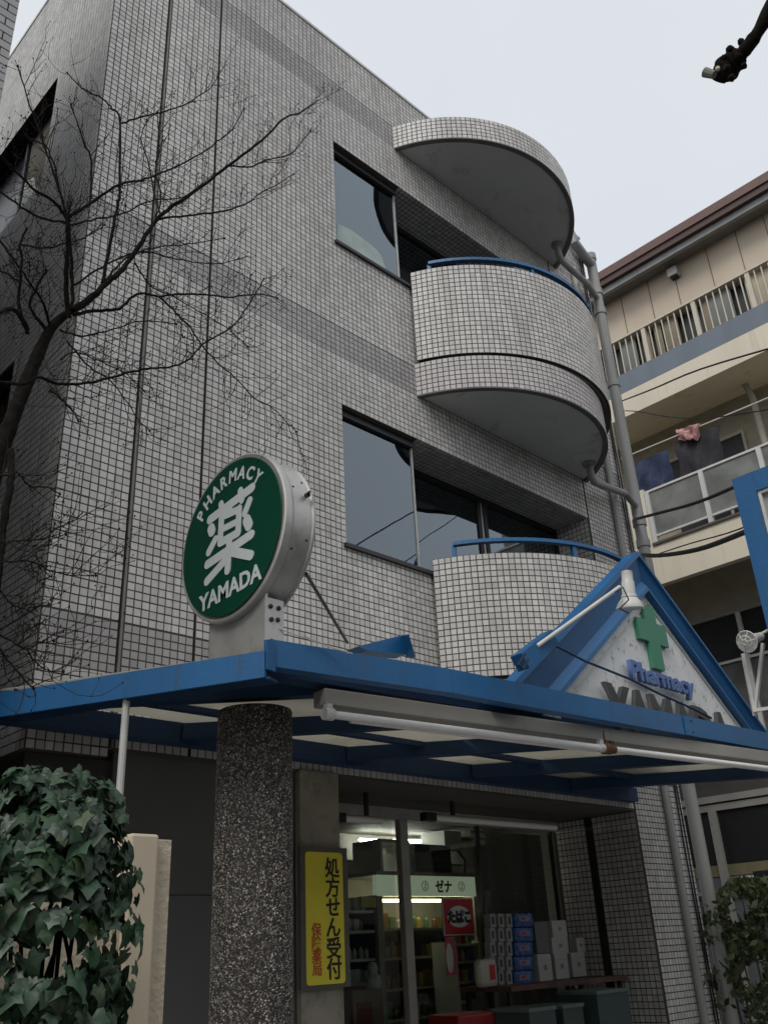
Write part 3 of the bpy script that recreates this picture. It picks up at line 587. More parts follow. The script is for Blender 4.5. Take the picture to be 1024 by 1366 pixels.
q_ = kb(612, 1354, 664, 1400, .3, .3); MB().box(*q_).build('basket', mat('dim_red', (.22, .012, .012), .5), t_, bevel=.02)
# small dark items on the left inside
t_ = thing('counter', PY(490, 1330, 1.2), 'wooden counter with a dark red front behind the glass', 'counter')
q_ = kb(470, 1322, 514, 1420, .4, 1.1); MB().box(*q_).build('counter_body', mat('wood_counter', (.14, .10, .06), .6), t_); MB().box(q_[0]+.04, q_[1]-.01, q_[2], q_[3]-.12, q_[1], q_[5]-.08).build('front_panel', mat('dark_red', (.12, .02, .02), .6), t_)
t_ = thing('lucky_cat_shape', PY(505, 1300, 1.15), 'small pale round ornament on the wooden counter', 'ornament')
MB().lathe([(0, .05), (.05, .065), (.1, .055), (.12, .035), (.15, .045), (.19, .03), (.2, .01)], PY(498, 1322, 1.2)+A((0, 0, 0)), (0, 0, 1), 14).build('body', cols[0], t_, smooth=True); t_.name = 'round_ornament'
tag(MB().box(*kb(448, 1290, 458, 1400, .02, .7)).build('wall_poster', mat('poster', (.40, .25, .22), .7, var=.5, scale=12)), 'pale and red poster strip beside the concrete column', 'poster')

# ================================================================= YELLOW SIGN
Y = thing('prescription_sign', (1.9, -.03, 1.4), 'yellow vertical board reading 処方せん受付 on the concrete column', 'sign')
yx0, yx1, yz0, yz1 = 1.745, 2.035, 1.41, 2.118
MB().box(yx0-.035, -.05, yz0-.02, yx1+.045, -.021, yz1+.03).build('backing', mat('sign_back', (.10, .095, .085), .6), Y)
def rrect(w_, h_, r, n=5):
    o = []
    for cx, cy, a in ((w_/2-r, h_/2-r, 0), (-w_/2+r, h_/2-r, 90), (-w_/2+r, -h_/2+r, 180), (w_/2-r, -h_/2+r, 270)):
        for k in range(n+1): t = math.radians(a+90*k/n); o.append((cx+r*math.cos(t), cy+r*math.sin(t)))
    return o
MB().prism(rrect(yx1-yx0, yz1-yz0, .02), ((yx0+yx1)/2, -.056, (yz0+yz1)/2), RX, UZ, (0, 1, 0), .006).build('board', M_YEL, Y)
for k, ch in enumerate('処方せん受付'):
    text('lettering', ch, .118, (yx0+.205, -.057, yz1-.085-k*.109), RX, UZ, M_BLACK, Y, offset=.0022)
for k, ch in enumerate('保険薬局'):
    text('lettering', ch, .075, (yx0+.075, -.057, yz0+.285-k*.069), RX, UZ, M_ORED, Y, offset=.001)

# ================================================================= ENTRANCE CANOPY
CN = thing('entrance_canopy', (2.3, -.8, 2.6), 'blue steel entrance canopy with frosted sheets and a triangular gable', 'canopy')
c0 = A((1.40, -1.60, 0)); e0 = A((5.4, -1.875, 0)); k0 = A((.40, -1.46, 0)); lf = A((-.40, .02, 0)); lf2 = A((-.27, -.22, 0))
dfr = unit(e0-c0)
# front fascia: channel
nrm = A((dfr[1], -dfr[0], 0))
fa = MB(); a, b = c0, e0
prof = [(0, 2.68), (0, 2.80), (.012, 2.80), (.012, 2.692), (.07, 2.692), (.07, 2.68)]
vs_ = []
for p in (a, b):
    for (d, z) in prof: vs_.append(p-nrm*d+A((0, 0, z)))
n = len(prof); fa.add(vs_, [tuple(range(n))[::-1], tuple(range(n, 2*n))]+[(i, (i+1) % n, n+(i+1) % n, n+i) for i in range(n)])
fa.build('fascia', M_BLUE, CN)
dk = unit(c0-k0); nk = A((dk[1], -dk[0], 0)); fb = MB(); vs_ = []
for p in (k0, c0-dk*.0015):
    for (d, z) in prof: vs_.append(p-nk*d+A((0, 0, z)))
fb.add(vs_, [tuple(range(n))[::-1], tuple(range(n, 2*n))]+[(i, (i+1) % n, n+(i+1) % n, n+i) for i in range(n)]).build('fascia', M_BLUE, CN)
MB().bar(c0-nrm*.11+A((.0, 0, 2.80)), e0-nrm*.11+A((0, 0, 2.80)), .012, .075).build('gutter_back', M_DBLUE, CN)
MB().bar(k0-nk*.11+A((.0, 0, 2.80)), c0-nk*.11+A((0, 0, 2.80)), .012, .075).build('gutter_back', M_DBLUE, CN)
# left fascia
l0 = A((.355, -1.475, 0)); l1 = A((-.34, -.06, 0)); dl = unit(l1-l0); nl = A((-dl[1], dl[0], 0))
MB().bar(l0+A((0, 0, 2.677)), l1+A((0, 0, 2.677)), .02, .115).build('fascia', M_BLUE, CN)
MB().bar(l0+A((.05, .01, 2.62)), l1+A((.06, .01, 2.62)), .08, .012).build('flange', M_DBLUE, CN)
MB().bar(l0+A((.0, 0, 2.72)), k0+A((.01, -.001, 2.72)), .02, .13).build('corner_plate', M_BLUE, CN)
q0 = PY(-40, 918, .35); q1 = PY(60, 932, .35)
MB().bar(l1+A((0, .01, 2.69)), A((-1.6, .9, 2.72)), .02, .12).build('fascia', M_BLUE, CN, label='far blue edge going round the corner')
for x in (3.45, 5.0):
    q_ = c0+dfr*(x-c0[0]); MB().bar(q_+nrm*.0022+A((-.05, 0, 2.74)), q_+nrm*.0022+A((.05, 0.0, 2.74)), .004, .119).build('splice_plate', M_BLUE, CN)
    for dx in (-.035, .035):
        for dz in (2.705, 2.775): MB().lathe([(0, .007), (.004, .007), (.006, .003)], q_+nrm*.004+dfr*dx+A((0, 0, dz)), nrm, 8).build('bolt', M_RUST, CN)
for t in (.25, .5, .75):
    q_ = l0+(l1-l0)*t; MB().lathe([(0, .008), (.004, .008), (.006, .003)], q_-nl*.011+A((0, 0, 2.69)), -nl, 8).build('bolt', M_RUST, CN)
# rear and cross beams
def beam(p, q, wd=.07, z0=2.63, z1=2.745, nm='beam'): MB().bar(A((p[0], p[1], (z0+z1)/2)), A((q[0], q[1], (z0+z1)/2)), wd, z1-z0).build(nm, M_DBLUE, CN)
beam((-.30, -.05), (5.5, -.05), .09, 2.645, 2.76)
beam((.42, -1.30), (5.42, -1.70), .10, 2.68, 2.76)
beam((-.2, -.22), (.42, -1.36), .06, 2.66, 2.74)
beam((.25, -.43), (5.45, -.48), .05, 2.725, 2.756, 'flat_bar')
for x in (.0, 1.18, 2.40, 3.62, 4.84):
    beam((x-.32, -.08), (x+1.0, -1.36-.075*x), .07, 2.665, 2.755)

# frosted sheets
sh = MB()
xs = [-.25, .64, 1.55, 2.55, 3.58, 4.62, 5.42]
for i, (x0, x1) in enumerate(zip(xs[:-1], xs[1:])):
    def yf(x): return -1.44-(x-.4)*.076
    if i == 0: poly = [(-.28, -.10), (x1, -.10), (x1, -1.40), (.42, -1.38)]
    else: poly = [(x0+.006, -.02), (x1-.006, -.02), (x1-.006, yf(x1)+.1), (x0+.006, yf(x0)+.1)]
    MB().prism(poly, (0, 0, 2.765), (1, 0, 0), (0, 1, 0), (0, 0, 1), .004).build('roof_sheet', M_SHEET, CN)
# blue folded bracket on top
k = MB(); p = [PY(478, 862, -1.1), PY(537, 847, -1.1), PY(543, 873, -1.1), PY(490, 868, -1.1)]
k.add([*p, *[v+A((0, .10, 0)) for v in p]], [(0, 1, 2, 3), (7, 6, 5, 4), (0, 4, 5, 1), (1, 5, 6, 2), (2, 6, 7, 3), (3, 7, 4, 0)])
k.build('folded_bracket', M_BLUE, CN)
k = MB(); p = [PY(537, 847, -1.1), PY(545, 846, -1.2), PY(554, 876, -1.2), PY(543, 876, -1.1)]; k.add([*p, *[v+A((.01, .02, 0)) for v in p]], [(0, 1, 2, 3), (7, 6, 5, 4), (0, 4, 5, 1), (1, 5, 6, 2), (2, 6, 7, 3), (3, 7, 4, 0)]); k.build('folded_bracket', M_BLUE, CN)

# gable
GY = -1.585
def g2(px, py, dy=0.0): p_ = PY(px, py, GY+dy); return A((p_[0], p_[2]))
PDY = .075
ap, bl, br = g2(850, 735), g2(690, 905), g2(1015, 965)
pan_ap, pbl, pbr = g2(861, 803, PDY), g2(765, 922, PDY), g2(977, 960, PDY)
def down(a, b, z): return a+(b-a)*((z-a[1])/(b[1]-a[1]))
bl, br, pbl, pbr = down(ap, bl, 2.70), down(ap, br, 2.70), down(pan_ap, pbl, 2.70), down(pan_ap, pbr, 2.70)
def lerp(a, b, t): return a+(b-a)*t
def limb(side):
    o0, o1 = (bl, ap) if side < 0 else (br, ap); i0, i1 = (pbl, pan_ap) if side < 0 else (pbr, pan_ap)
    stations = [(0.0, .10), (0.0, 0.0), (0.10, 0.0), (.115, .02), (.58, .055), (.72, .025), (.80, .025), (.84, .09)]
    vs_ = []
    for end in (0, 1):
        O_ = o0 if end == 0 else o1; I_ = i0 if end == 0 else i1
        for t, d in stations: q_ = lerp(O_, I_, t); vs_.append((q_[0], GY+d, q_[1]))
    n = len(stations); fs = [(i, i+1, n+i+1, n+i) for i in range(n-1)]
    fs.append((0, n-1, 2*n-1, n)); fs.append(tuple(range(n))); fs.append(tuple(range(n, 2*n))[::-1])
    MB().add(vs_, fs).build('gable_frame', M_BLUE, CN)
limb(-1); limb(1)
PYv = GY+PDY
ext = A((.10, 0))
MB().prism([tuple(pbl-ext), tuple(pbr+ext), tuple(pan_ap+A((0, .09)))], (0, PYv, 0), RX, UZ, (0, 1, 0), .02).build('gable_panel', M_WHITE, CN)
for a_, b_ in ((pbl, pan_ap), (pbr, pan_ap)):
    MB().bar(A((a_[0], PYv-.005, a_[1])), A((b_[0], PYv-.005, b_[1]-.004)), .010, .012).build('panel_trim', M_WPAINT, CN)
c_t, c_b = g2(868, 812, PDY-.03), g2(876, 890, PDY-.03); xc, zc_ = (c_t[0]+c_b[0])/2-.005, (c_t[1]+c_b[1])/2-.0
ch2, cw, at, zo = (c_t[1]-c_b[1])/2+.01, .185, .075, .035
cr_poly = [(-.072, -ch2), (.072, -ch2), (.072, zo-at), (cw, zo-at), (cw, zo+at), (.072, zo+at), (.072, ch2), (-.072, ch2), (-.072, zo+at), (-cw, zo+at), (-cw, zo-at), (-.072, zo-at)]
MB().prism(cr_poly, (xc, PYv-.003, zc_), RX, UZ, (0, -1, 0), .028).build('green_cross', mat('cross_green', (.050, .235, .14), .5, var=.06), CN)
M_LB = mat('letter_blue', (.10, .17, .38), .5, var=.08); M_LD = mat('letter_dark', (.06, .06, .058), .6, var=.15)
tl = g2(880, 908, PDY-.03)
text('lettering', 'Pharmacy', .165, (tl[0], PYv-.003-.03, tl[1]-.01), RX, UZ, M_LB, CN, depth=.03, offset=.006, sx=1.22)
ya_ = g2(800, 908, PDY-.03)
text('lettering', 'YAMADA', .44, ((2.95+4.32)/2-.02, PYv-.003-.03, ya_[1]-.175), RX, UZ, M_LD, CN, depth=.03, offset=.014, sx=.84)

# ================================================================= PEBBLE PILLAR
PC = A((.695, -.952)); PR = .174
PL = thing('pebbledash_pillar', (PC[0], PC[1], .12), 'round pebbledash concrete pillar holding up the canopy corner', 'pillar')
MB().tube([(PC[0], PC[1], .12), (PC[0], PC[1], 2.625)], PR, 48).build('shaft', M_MORTAR, PL, smooth=True)
def pebbles(nn, M, s0, s1, nm):
    # most sit on the side that faces the street
    th = rng.uniform(0, 2*math.pi, nn); z = rng.uniform(.9, 2.62, nn); s = rng.uniform(s0, s1, nn)
    base = A([(1, 0, 0), (-1, 0, 0), (0, 1, 0), (0, -1, 0), (0, 0, 1), (0, 0, -1)]); ft = [(0, 2, 4), (2, 1, 4), (1, 3, 4), (3, 0, 4), (2, 0, 5), (1, 2, 5), (3, 1, 5), (0, 3, 5)]
    W = np.c_[np.cos(th), np.sin(th), 0*th]; U = np.c_[-np.sin(th), np.cos(th), 0*th]; c_ = np.c_[PC[0]+W[:, 0]*PR, PC[1]+W[:, 1]*PR, z]
    ang = rng.uniform(0, 6.28, nn); A1 = U*np.cos(ang)[:, None]+np.c_[0*th, 0*th, np.sin(ang)]; A2 = -U*np.sin(ang)[:, None]+np.c_[0*th, 0*th, np.cos(ang)]
    v = np.zeros((nn, 6, 3)); k1 = s*rng.uniform(.8, 1.5, nn); k2 = s*rng.uniform(.6, 1.0, nn)
    for i, b in enumerate(base): v[:, i] = c_+A1*(b[0]*k1)[:, None]+A2*(b[1]*k2)[:, None]+W*(b[2]*s*.6)[:, None]
    fs = (A(ft)[None]+(np.arange(nn)*6)[:, None, None]).reshape(-1, 3).astype(int)
    me = bpy.data.meshes.new(nm); me.from_pydata(v.reshape(-1, 3).tolist(), [], fs.tolist()); me.materials.append(M); o = link(nm, me, PL); o['kind'] = 'stuff'
pebbles(11000, M_PEB, .0024, .0055, 'pebbles'); pebbles(24000, M_PEBD, .0026, .0060, 'dark_pebbles')

# ================================================================= STRIP LIGHT under fascia
SL = thing('strip_light', (2.6, -1.6, 2.5), 'long grey strip light box with unlit tubes under the blue fascia', 'lamp')
p0 = PZ(434, 939, 2.585); p1 = PZ(1024, 1016.6, 2.585); d = unit(p1-p0); pm = p0+d*((PZ(806, 988, 2.585)-p0)@d); pend = p1+d*.8; dn = A((d[1], -d[0], 0))
hb = .075
for a, b in ((p0, pm-d*.008), (pm+d*.008, pend)):
    MB().bar(a-dn*.05+A((0, 0, hb/2)), b-dn*.05+A((0, 0, hb/2)), .10, hb).build('housing', M_GREYBOX, SL, bevel=.004)
tz = A((0, 0, -.045)); off = dn*.0
MB().tube([p0+d*.03+tz, pm-d*.04+tz], .019, 16).build('tube', M_TUBE, SL, smooth=True)
MB().tube([pm+d*.05+tz, pend-d*.05+tz], .019, 16).build('tube', M_TUBE, SL, smooth=True)
MB().tube([p0-dn*.09+d*.2+tz*.8, pm-dn*.09+tz*.8], .014, 12).build('tube', M_TUBE, SL, smooth=True)
for q_, s_, M_ in ((p0+d*.015, .03, M_WPAINT), (pm-d*.045, .026, M_WPAINT), (pm+d*.004, .034, M_RUST), (pm+d*.05, .026, M_RUST)):
    MB().tube([q_+tz-d*s_*.8, q_+tz+d*s_*.8], s_*.95, 16).bar(q_+tz, q_+A((0, 0, .0)), .03, .03, up=tuple(d)).build('lamp_holder', M_, SL, smooth=True)
MB().bar(pm-dn*.001+A((0, 0, -.02)), pm-dn*.001+A((0, 0, hb)), .006, .03).build('joint_strap', M_RUST, SL)

# ================================================================= ROUND GREEN SIGN
DX, DYc, DZ, DR = .35, -1.209, 3.364, .39
D = thing('round_pharmacy_sign', (.45, -1.2, 2.75), 'round green light box sign reading PHARMACY YAMADA on a metal plate', 'sign')
TK = .18
# drum (hollow front lip), axis +X
dr = MB().lathe([(0.0, DR+.004), (-.004, DR+.018), (.0, DR+.026), (.03, DR+.030), (.045, DR+.022), (.05, DR+.010), (TK-.02, DR+.010), (TK-.015, DR+.02), (TK, DR+.015)], (DX, DYc, DZ), (1, 0, 0), 72)
dr.build('drum', M_ALU, D, smooth=True)
MB().lathe([(0, DR), (-.006, DR)], (DX-.0045, DYc, DZ), (1, 0, 0), 72).build('face', M_GREEN, D)
FXp = DX-.0115
def dp(u, v): return A((FXp, DYc-u*DR, DZ+v*DR))
# rounded heavy strokes of the character, in face radii; measured on the sign
def cp(cx, cy):
    q_ = PX(230+cx/4.268, 580+cy/4.268, DX); return ((DYc-q_[1])/DR, (q_[2]-DZ)/DR)
strokes = [((225, 487), (465, 305), .062), ((288, 398), (300, 455), .05), ((398, 322), (408, 375), .05),
           ((345, 395), (335, 455), .05), ((292, 470), (284, 618), .055), ((392, 425), (386, 562), .055), ((292, 472), (392, 428), .05), ((290, 545), (388, 495), .045), ((286, 618), (386, 562), .055),
           ((232, 538), (238, 555), .07), ((258, 600), (220, 672), .055), ((452, 380), (425, 450), .055), ((435, 490), (448, 520), .072),
           ((212, 742), (462, 572), .06), ((338, 600), (327, 775), .058), ((318, 715), (210, 838), .058), ((345, 668), (458, 690), .062)]
gm = MB()
def capsule(a, b, r, k):
    a, b = A(a), A(b); dd = b-a; L_ = max(np.linalg.norm(dd), 1e-6); t0 = math.atan2(dd[1], dd[0]); pts = []
    for i in range(9): t = t0-math.pi/2+math.pi*i/8; pts.append((b[0]+r*math.cos(t), b[1]+r*math.sin(t)))
    for i in range(9): t = t0+math.pi/2+math.pi*i/8; pts.append((a[0]+r*math.cos(t), a[1]+r*math.sin(t)))
    n = len(pts); h = .0012+k*.00012
    vs_ = [dp(u, v)+A((.001, 0, 0)) for u, v in pts]+[dp(u, v)-A((h, 0, 0)) for u, v in pts]
    gm.add(vs_, [tuple(range(n))[::-1], tuple(range(n, 2*n))]+[(i, (i+1) % n, n+(i+1) % n, n+i) for i in range(n)])
for k, (a, b, r) in enumerate(strokes): capsule(cp(*a), cp(*b), r, k)
gm.build('kanji_lettering', M_SIGNW, D)
# words on arcs, letter by letter
def arc_word(word, c_top, ang0, ang1, rr, size, top=True, sx=.95):
    n = len(word); m_all = []
    for i, ch in enumerate(word):
        t = ang0+(ang1-ang0)*i/(n-1); u, v = rr*math.cos(t), rr*math.sin(t)
        rot = t-math.pi/2 if top else t+math.pi/2
        text('lettering', ch, size*DR, dp(u, v), RY, UZ, M_SIGNW, D, depth=.0015, offset=.0028, rot=rot, sx=sx)
u0, v0 = cp(182, 470); u1, v1 = cp(505, 230)
a0 = math.atan2(v0, u0); a1 = math.atan2(v1, u1)
arc_word('PHARMACY', None, a0, a1, (math.hypot(u0, v0)+math.hypot(u1, v1))/2, .235)
uA, vA = cp(215, 945); uB, vB = cp(462, 805)
text('lettering', 'YAMADA', .29*DR, dp((uA+uB)/2, (vA+vB)/2), RY, UZ, M_SIGNW, D, depth=.0015, offset=.0035, sx=1.02, rot=math.atan2(vB-vA, uB-uA))
# mounting plate
MB().box(DX+.03, -1.435, 2.70, DX+.045, -1.01, 3.02).box(DX+.045, -1.435, 2.70, DX+.125, -1.423, 3.0).box(DX+.125, -1.435, 2.70, DX+.135, -1.3, 3.0).build('mounting_plate', M_ALU, D)
bo = MB().lathe([(0, .011), (.005, .011), (.008, .006)], (0, 0, 0), (0, -1, 0), 10)
me_b = bpy.data.meshes.new('bolt'); me_b.from_pydata(bo.v, [], bo.f); me_b.materials.append(M_BLACK)
for x, z in ((.41, 2.96), (.455, 2.96), (.415, 2.90), (.45, 2.905), (.415, 2.80)):
    o = bpy.data.objects.new('bolt', me_b); C.objects.link(o); o.parent = D; o.location = A((x, -1.436, z))-WL[D.name]
o = MB().lathe([(0, .012), (.02, .012)], (DX+.13, DYc-DR-.005, DZ+.10), (0, -1, 0), 10).bar((DX+.12, DYc-DR-.02, DZ+.085), (DX+.14, DYc-DR-.02, DZ+.12), .01, .01).build('latch', M_BLACK, D)
for ang in (-25, 20): 
    for dx in (.07, .14):
        t = math.radians(ang+ (8 if dx > .1 else 0)); o = bpy.data.objects.new('bolt', me_b); C.objects.link(o); o.parent = D
        o.location = A((DX+dx, DYc-(DR+.01)*math.cos(t), DZ+(DR+.01)*math.sin(t)))-WL[D.name]; o.scale = (.5, .5, .5); o.rotation_euler[0] = -t
r0 = A((.55, -1.50, 3.15)); r1 = PY(463, 857, -.75)
MB().tube([PX(408, 765, .55), r1], .009, 8).build('stay_rod', M_DARKFR, D)
# thin wires near the sign base
for a_, b_, nm in (((370, 838), (470, 872), 0), ((405, 848), (465, 872), 1)):
    tag(MB().tube([PD(a_[0], a_[1], 3.9), PD((a_[0]+b_[0])/2, (a_[1]+b_[1])/2+1, 3.95), PD(b_[0], b_[1], 4.0)], .0025, 5).build('sign_wire', M_ALU), ['thin wire running from the sign plate over the blue fascia', 'shorter thin wire just right of the sign plate'][nm], 'wire')

# ================================================================= SPOTLIGHTS
def spot(name, arm, head, aim, lab, s=1.0, cage=False):
    t_ = thing(name, arm[0], lab, 'lamp', 'white outdoor spotlights')
    MB().tube(arm, .0115*s, 12).build('arm', M_WPAINT, t_, smooth=True)
    ax = unit(aim)
    MB().lathe([(-.13*s, .018*s), (-.125*s, .030*s), (-.07*s, .032*s), (-.065*s, .036*s), (0, .037*s), (.02*s, .045*s)], head, ax, 20).build('lamp_socket', M_WPAINT, t_, smooth=True)
    hood = MB().lathe([(.0, .040*s), (.03*s, .062*s), (.06*s, .078*s), (.065*s, .078*s), (.06*s, .070*s)], A(head)+ax*.02*s, ax, 24).build('hood', M_WPAINT, t_, smooth=True)
    MB().lathe([(.055*s, .071*s), (.0572*s, .02)], A(head)+ax*.02*s, ax, 24).build('lens', M_DARKFR if cage else M_ALU, t_)
    if cage:
        r = unit(np.cross(ax, (0, 0, 1))); q_ = np.cross(ax, r); c_ = A(head)+ax*.085*s
        for rad, dd in ((.078*s, 0), (.045*s, .018*s), (.018*s, .03*s)):
            MB().tube([c_+ax*dd+(r*math.cos(t)+q_*math.sin(t))*rad for t in np.linspace(0, 2*math.pi, 20)], .005*s, 6).build('cage_ring', M_WPAINT, t_)
        for k in range(6):
            t = k*math.pi/3; dv = r*math.cos(t)+q_*math.sin(t); MB().tube([c_+dv*.078*s, c_+ax*.018*s+dv*.045*s, c_+ax*.03*s+dv*.018*s], .004*s, 6).build('cage_bar', M_WPAINT, t_)
    return t_
hd = PY(837, 785, -2.05); base = PY(716, 862, -1.85)
s1 = spot('spotlight', [base, PY(826, 783, -2.05)], hd+A((0, 0, -.03)), (0.12, .15, -1), 'white spotlight on a long arm in front of the gable', 1.0)
MB().bar(PY(693, 884, -1.80), PY(733, 852, -1.83), .08, .085).build('arm_bracket', M_BLUE, s1)
MB().tube([PY(820, 790, -2.06), PY(830, 783, -2.08), PY(838, 800, -2.10), PY(826, 812, -2.10), PY(838, 818, -2.12)], .004, 6).build('cord', M_BLACK, s1)
MB().tube([PY(700, 872, -1.88), PY(690, 888, -1.88), PY(697, 893, -1.88), PY(704, 880, -1.88)], .006, 6).build('cord', M_BLACK, s1)
hd = PX(1003, 853, 3.25)
s2 = spot('spotlight', [PX(1040, 832, 3.35), PX(1016, 845, 3.3)], hd, PX(985, 860, 3.1)-hd, 'white caged spotlight below the blue framed sign at the right edge', .80, True)
for a_, b_ in (((990, 872), (1006, 955)), ((1017, 858), (1006, 955)), ((1004, 948), (1030, 944))):
    MB().bar(PX(a_[0], a_[1], 3.3), PX(b_[0], b_[1], 3.32), .018, .018).build('strut', M_WPAINT, s2)
tag(MB().tube([PY(x, y, -1.68) for x, y in ((732, 857), (780, 882), (840, 906), (880, 926), (925, 946), (948, 958))], .007, 6).build('gable_cable', M_DBLUE), 'dark blue cable running down across the gable lettering', 'cable')

# ================================================================= RIGHT BLUE SIGN
RS = thing('blue_framed_sign', (3.2, -3.0, 2.9), 'large blue framed sign board with white edge at the right side', 'sign')
sx = 3.2; y0, y1, z0, z1 = -3.7, -2.46, 2.6, 4.10
w_ = .13
MB().box(sx, y1-w_, z0, sx+.18, y1, z1).build('frame_side', M_BLUE, RS); MB().box(sx, y0, z1-w_, sx+.18, y1-w_-.001, z1).build('frame_side', M_BLUE, RS)
MB().box(sx, y0, z0, sx+.18, y1-w_-.001, z0+w_).build('frame_side', M_BLUE, RS)
MB().box(sx+.012, y1-w_-.02, z0+w_, sx+.05, y1-w_-.001, z1-w_-.001).box(sx+.012, y0, z1-w_-.02, sx+.05, y1-w_-.02, z1-w_-.001).build('inner_edge', M_WPAINT, RS)
MB().box(sx+.04, y0, z0+w_, sx+.06, y1-w_-.02, z1-w_-.02).build('board', mat('board_grey', (.30, .31, .31), .5, var=.08), RS)
MB().box(sx+.02, y1-.12, .12, sx+.14, y1-.02, z0).build('post', M_BLUE, RS)

# ================================================================= CREAM WALL, POLE, IVY
W1 = thing('cream_wall', (-.8, -1.9, 0), 'cream stucco boundary wall ending in a smooth pier behind the ivy', 'wall')
def hd3(px, py, d): return PD(px, py, d)
e_r = PD(236, 1120, 3.0); e_m = PD(206, 1115, 2.97); e_l = PD(150, 1112, 2.95)
yw = -1.95
MB().box(-.405, -1.93, .0, -.345, -1.70, 1.895).build('rough_slab', M_STUCCO, W1)
MB().box(-.50, -1.96, .0, -.406, -1.68, 1.905).build('smooth_pier', M_STUCS, W1, bevel=.008)
MB().box(-1.6, -1.93, .0, -.501, -1.74, 1.72).build('wall_panel', M_STUCCO, W1)
pt_ = PZ(169, 934, 2.62)
tag(MB().tube([(pt_[0], pt_[1], .12), (pt_[0], pt_[1], 2.63)], .0165, 10).build('white_pole', M_WPAINT), 'slim white pole standing between ivy and canopy edge', 'pole')

IV = thing('ivy', PD(60, 1420, 2.5), 'thick dark green ivy climbing over the cream wall', 'plant')
def leaf_mesh(nm, M):
    # five lobed leaf with a folded midrib and drooping lobes, tip along -Y, 36 triangles
    out = [(0, .10), (.17, .30), (.38, .36), (.46, .12), (.66, -.06), (.44, -.22), (.28, -.48), (0, -.82)]
    out = out+[(-x, y) for x, y in out[-2:0:-1]]; n = len(out); curl = random.uniform(.18, .5); tw_ = random.uniform(-.15, .15)
    def zf(x, y): return .10*min(abs(x)*4, 1)-curl*(x*x+max(0, -y)**2*.8)+tw_*x*y
    vs_ = [(0, -.05, 0)]+[(x*.5, -.05+(y+.05)*.5, zf(x*.5, y*.5)) for x, y in out]+[(x+random.uniform(-.02, .02), y+random.uniform(-.03, .03), zf(x, y)+random.uniform(-.02, .02)) for x, y in out]
    fs = [(0, i+1, (i+1) % n+1) for i in range(n)]+[(i+1, n+i+1, n+(i+1) % n+1, (i+1) % n+1) for i in range(n)]
    me = bpy.data.meshes.new(nm); me.from_pydata(vs_, [], fs); me.materials.append(M); me.shade_smooth(); return me
M_IVY2 = mat('old_ivy_leaf', (0.055, 0.085, 0.035), 0.45, var=0.3, scale=22, island=0.35, trans=0.15)
lm = [leaf_mesh('leaf', M_IVY2 if k == 4 else M_IVY) for k in range(9)]
ic = PD(30, 1268, 2.50); view = unit(A(ic)-CAM); side = unit(np.cross(view, (0, 0, 1)))
cand = []
for i in range(2600):
    t = random.uniform(0, 2*math.pi); ph = random.uniform(-1, 1); rr = math.sqrt(1-ph*ph)
    nrm_ = side*rr*math.cos(t)+A((0, 0, 1))*ph+(-view)*rr*math.sin(t)
    layer = random.choice([1.0, 1.0, .97, .88, .75]); lump = 1+.07*math.sin(7*t)+.06*math.sin(9*ph+t*3)
    nz_ = math.copysign(abs(nrm_[2])**.65, nrm_[2]); p_ = A(ic)+side*(nrm_@side)*.240*layer*lump+A((0, 0, 1))*nz_*.385*layer*lump+(-view)*(nrm_@(-view))*.20*layer*lump
    front = (nrm_@(-view))
    if p_[2] < 1.15 or front < -.75: continue
    cand.append((layer*1.0+front*.25, p_, nrm_))
cand.sort(key=lambda q_: -q_[0]); cand = cand[:950]+random.sample(cand[950:], min(850, len(cand)-950))
rest_v, rest_f = [], []
for i, (_, p_, n_) in enumerate(cand):
    s_ = random.choice([random.uniform(.024, .038), random.uniform(.036, .050), random.uniform(.046, .064)])
    nn = unit(n_*A((1, 1, .5))+A([random.gauss(0, .38) for _ in range(3)])+A((0, 0, .25))); down = unit(A((0, 0, -1))-nn*(A((0, 0, -1))@nn)+A([random.gauss(0, .35) for _ in range(3)]))
    xx = unit(np.cross(-down, nn)); yy = np.cross(nn, xx)
    Mx = np.stack([xx, yy, nn], 1)*s_
    me = lm[i % 9]
    if i < 300:
        o = bpy.data.objects.new('leaf', me); C.objects.link(o); o.parent = IV
        mm = Matrix.Identity(4)
        for a in range(3):
            for b in range(3): mm[a][b] = Mx[a, b]
            mm[a][3] = (p_-WL[IV.name])[a]
        o.matrix_local = mm
    else:
        k = len(rest_v); vv = np.array([v.co[:] for v in me.vertices])@Mx.T+p_; rest_v += vv.tolist(); rest_f += [tuple(j+k for j in f.vertices) for f in me.polygons]
me = bpy.data.meshes.new('foliage'); me.from_pydata(rest_v, [], rest_f); me.materials.append(M_IVY); o = link('foliage', me, IV); o['kind'] = 'stuff'
st = MB()
for i in range(26):
    a_ = A(ic)+side*random.uniform(-.25, .25)+A((0, 0, -.7)); b_ = A(ic)+side*random.uniform(-.17, .15)+A((0, 0, random.uniform(-.1, .28)))-view*random.uniform(-.02, .08)
    st.tube([a_, (a_+b_)/2+A([random.gauss(0, .04) for _ in range(3)]), b_], .005, 5)
st.build('stems', M_BARK, IV)['kind'] = 'stuff'

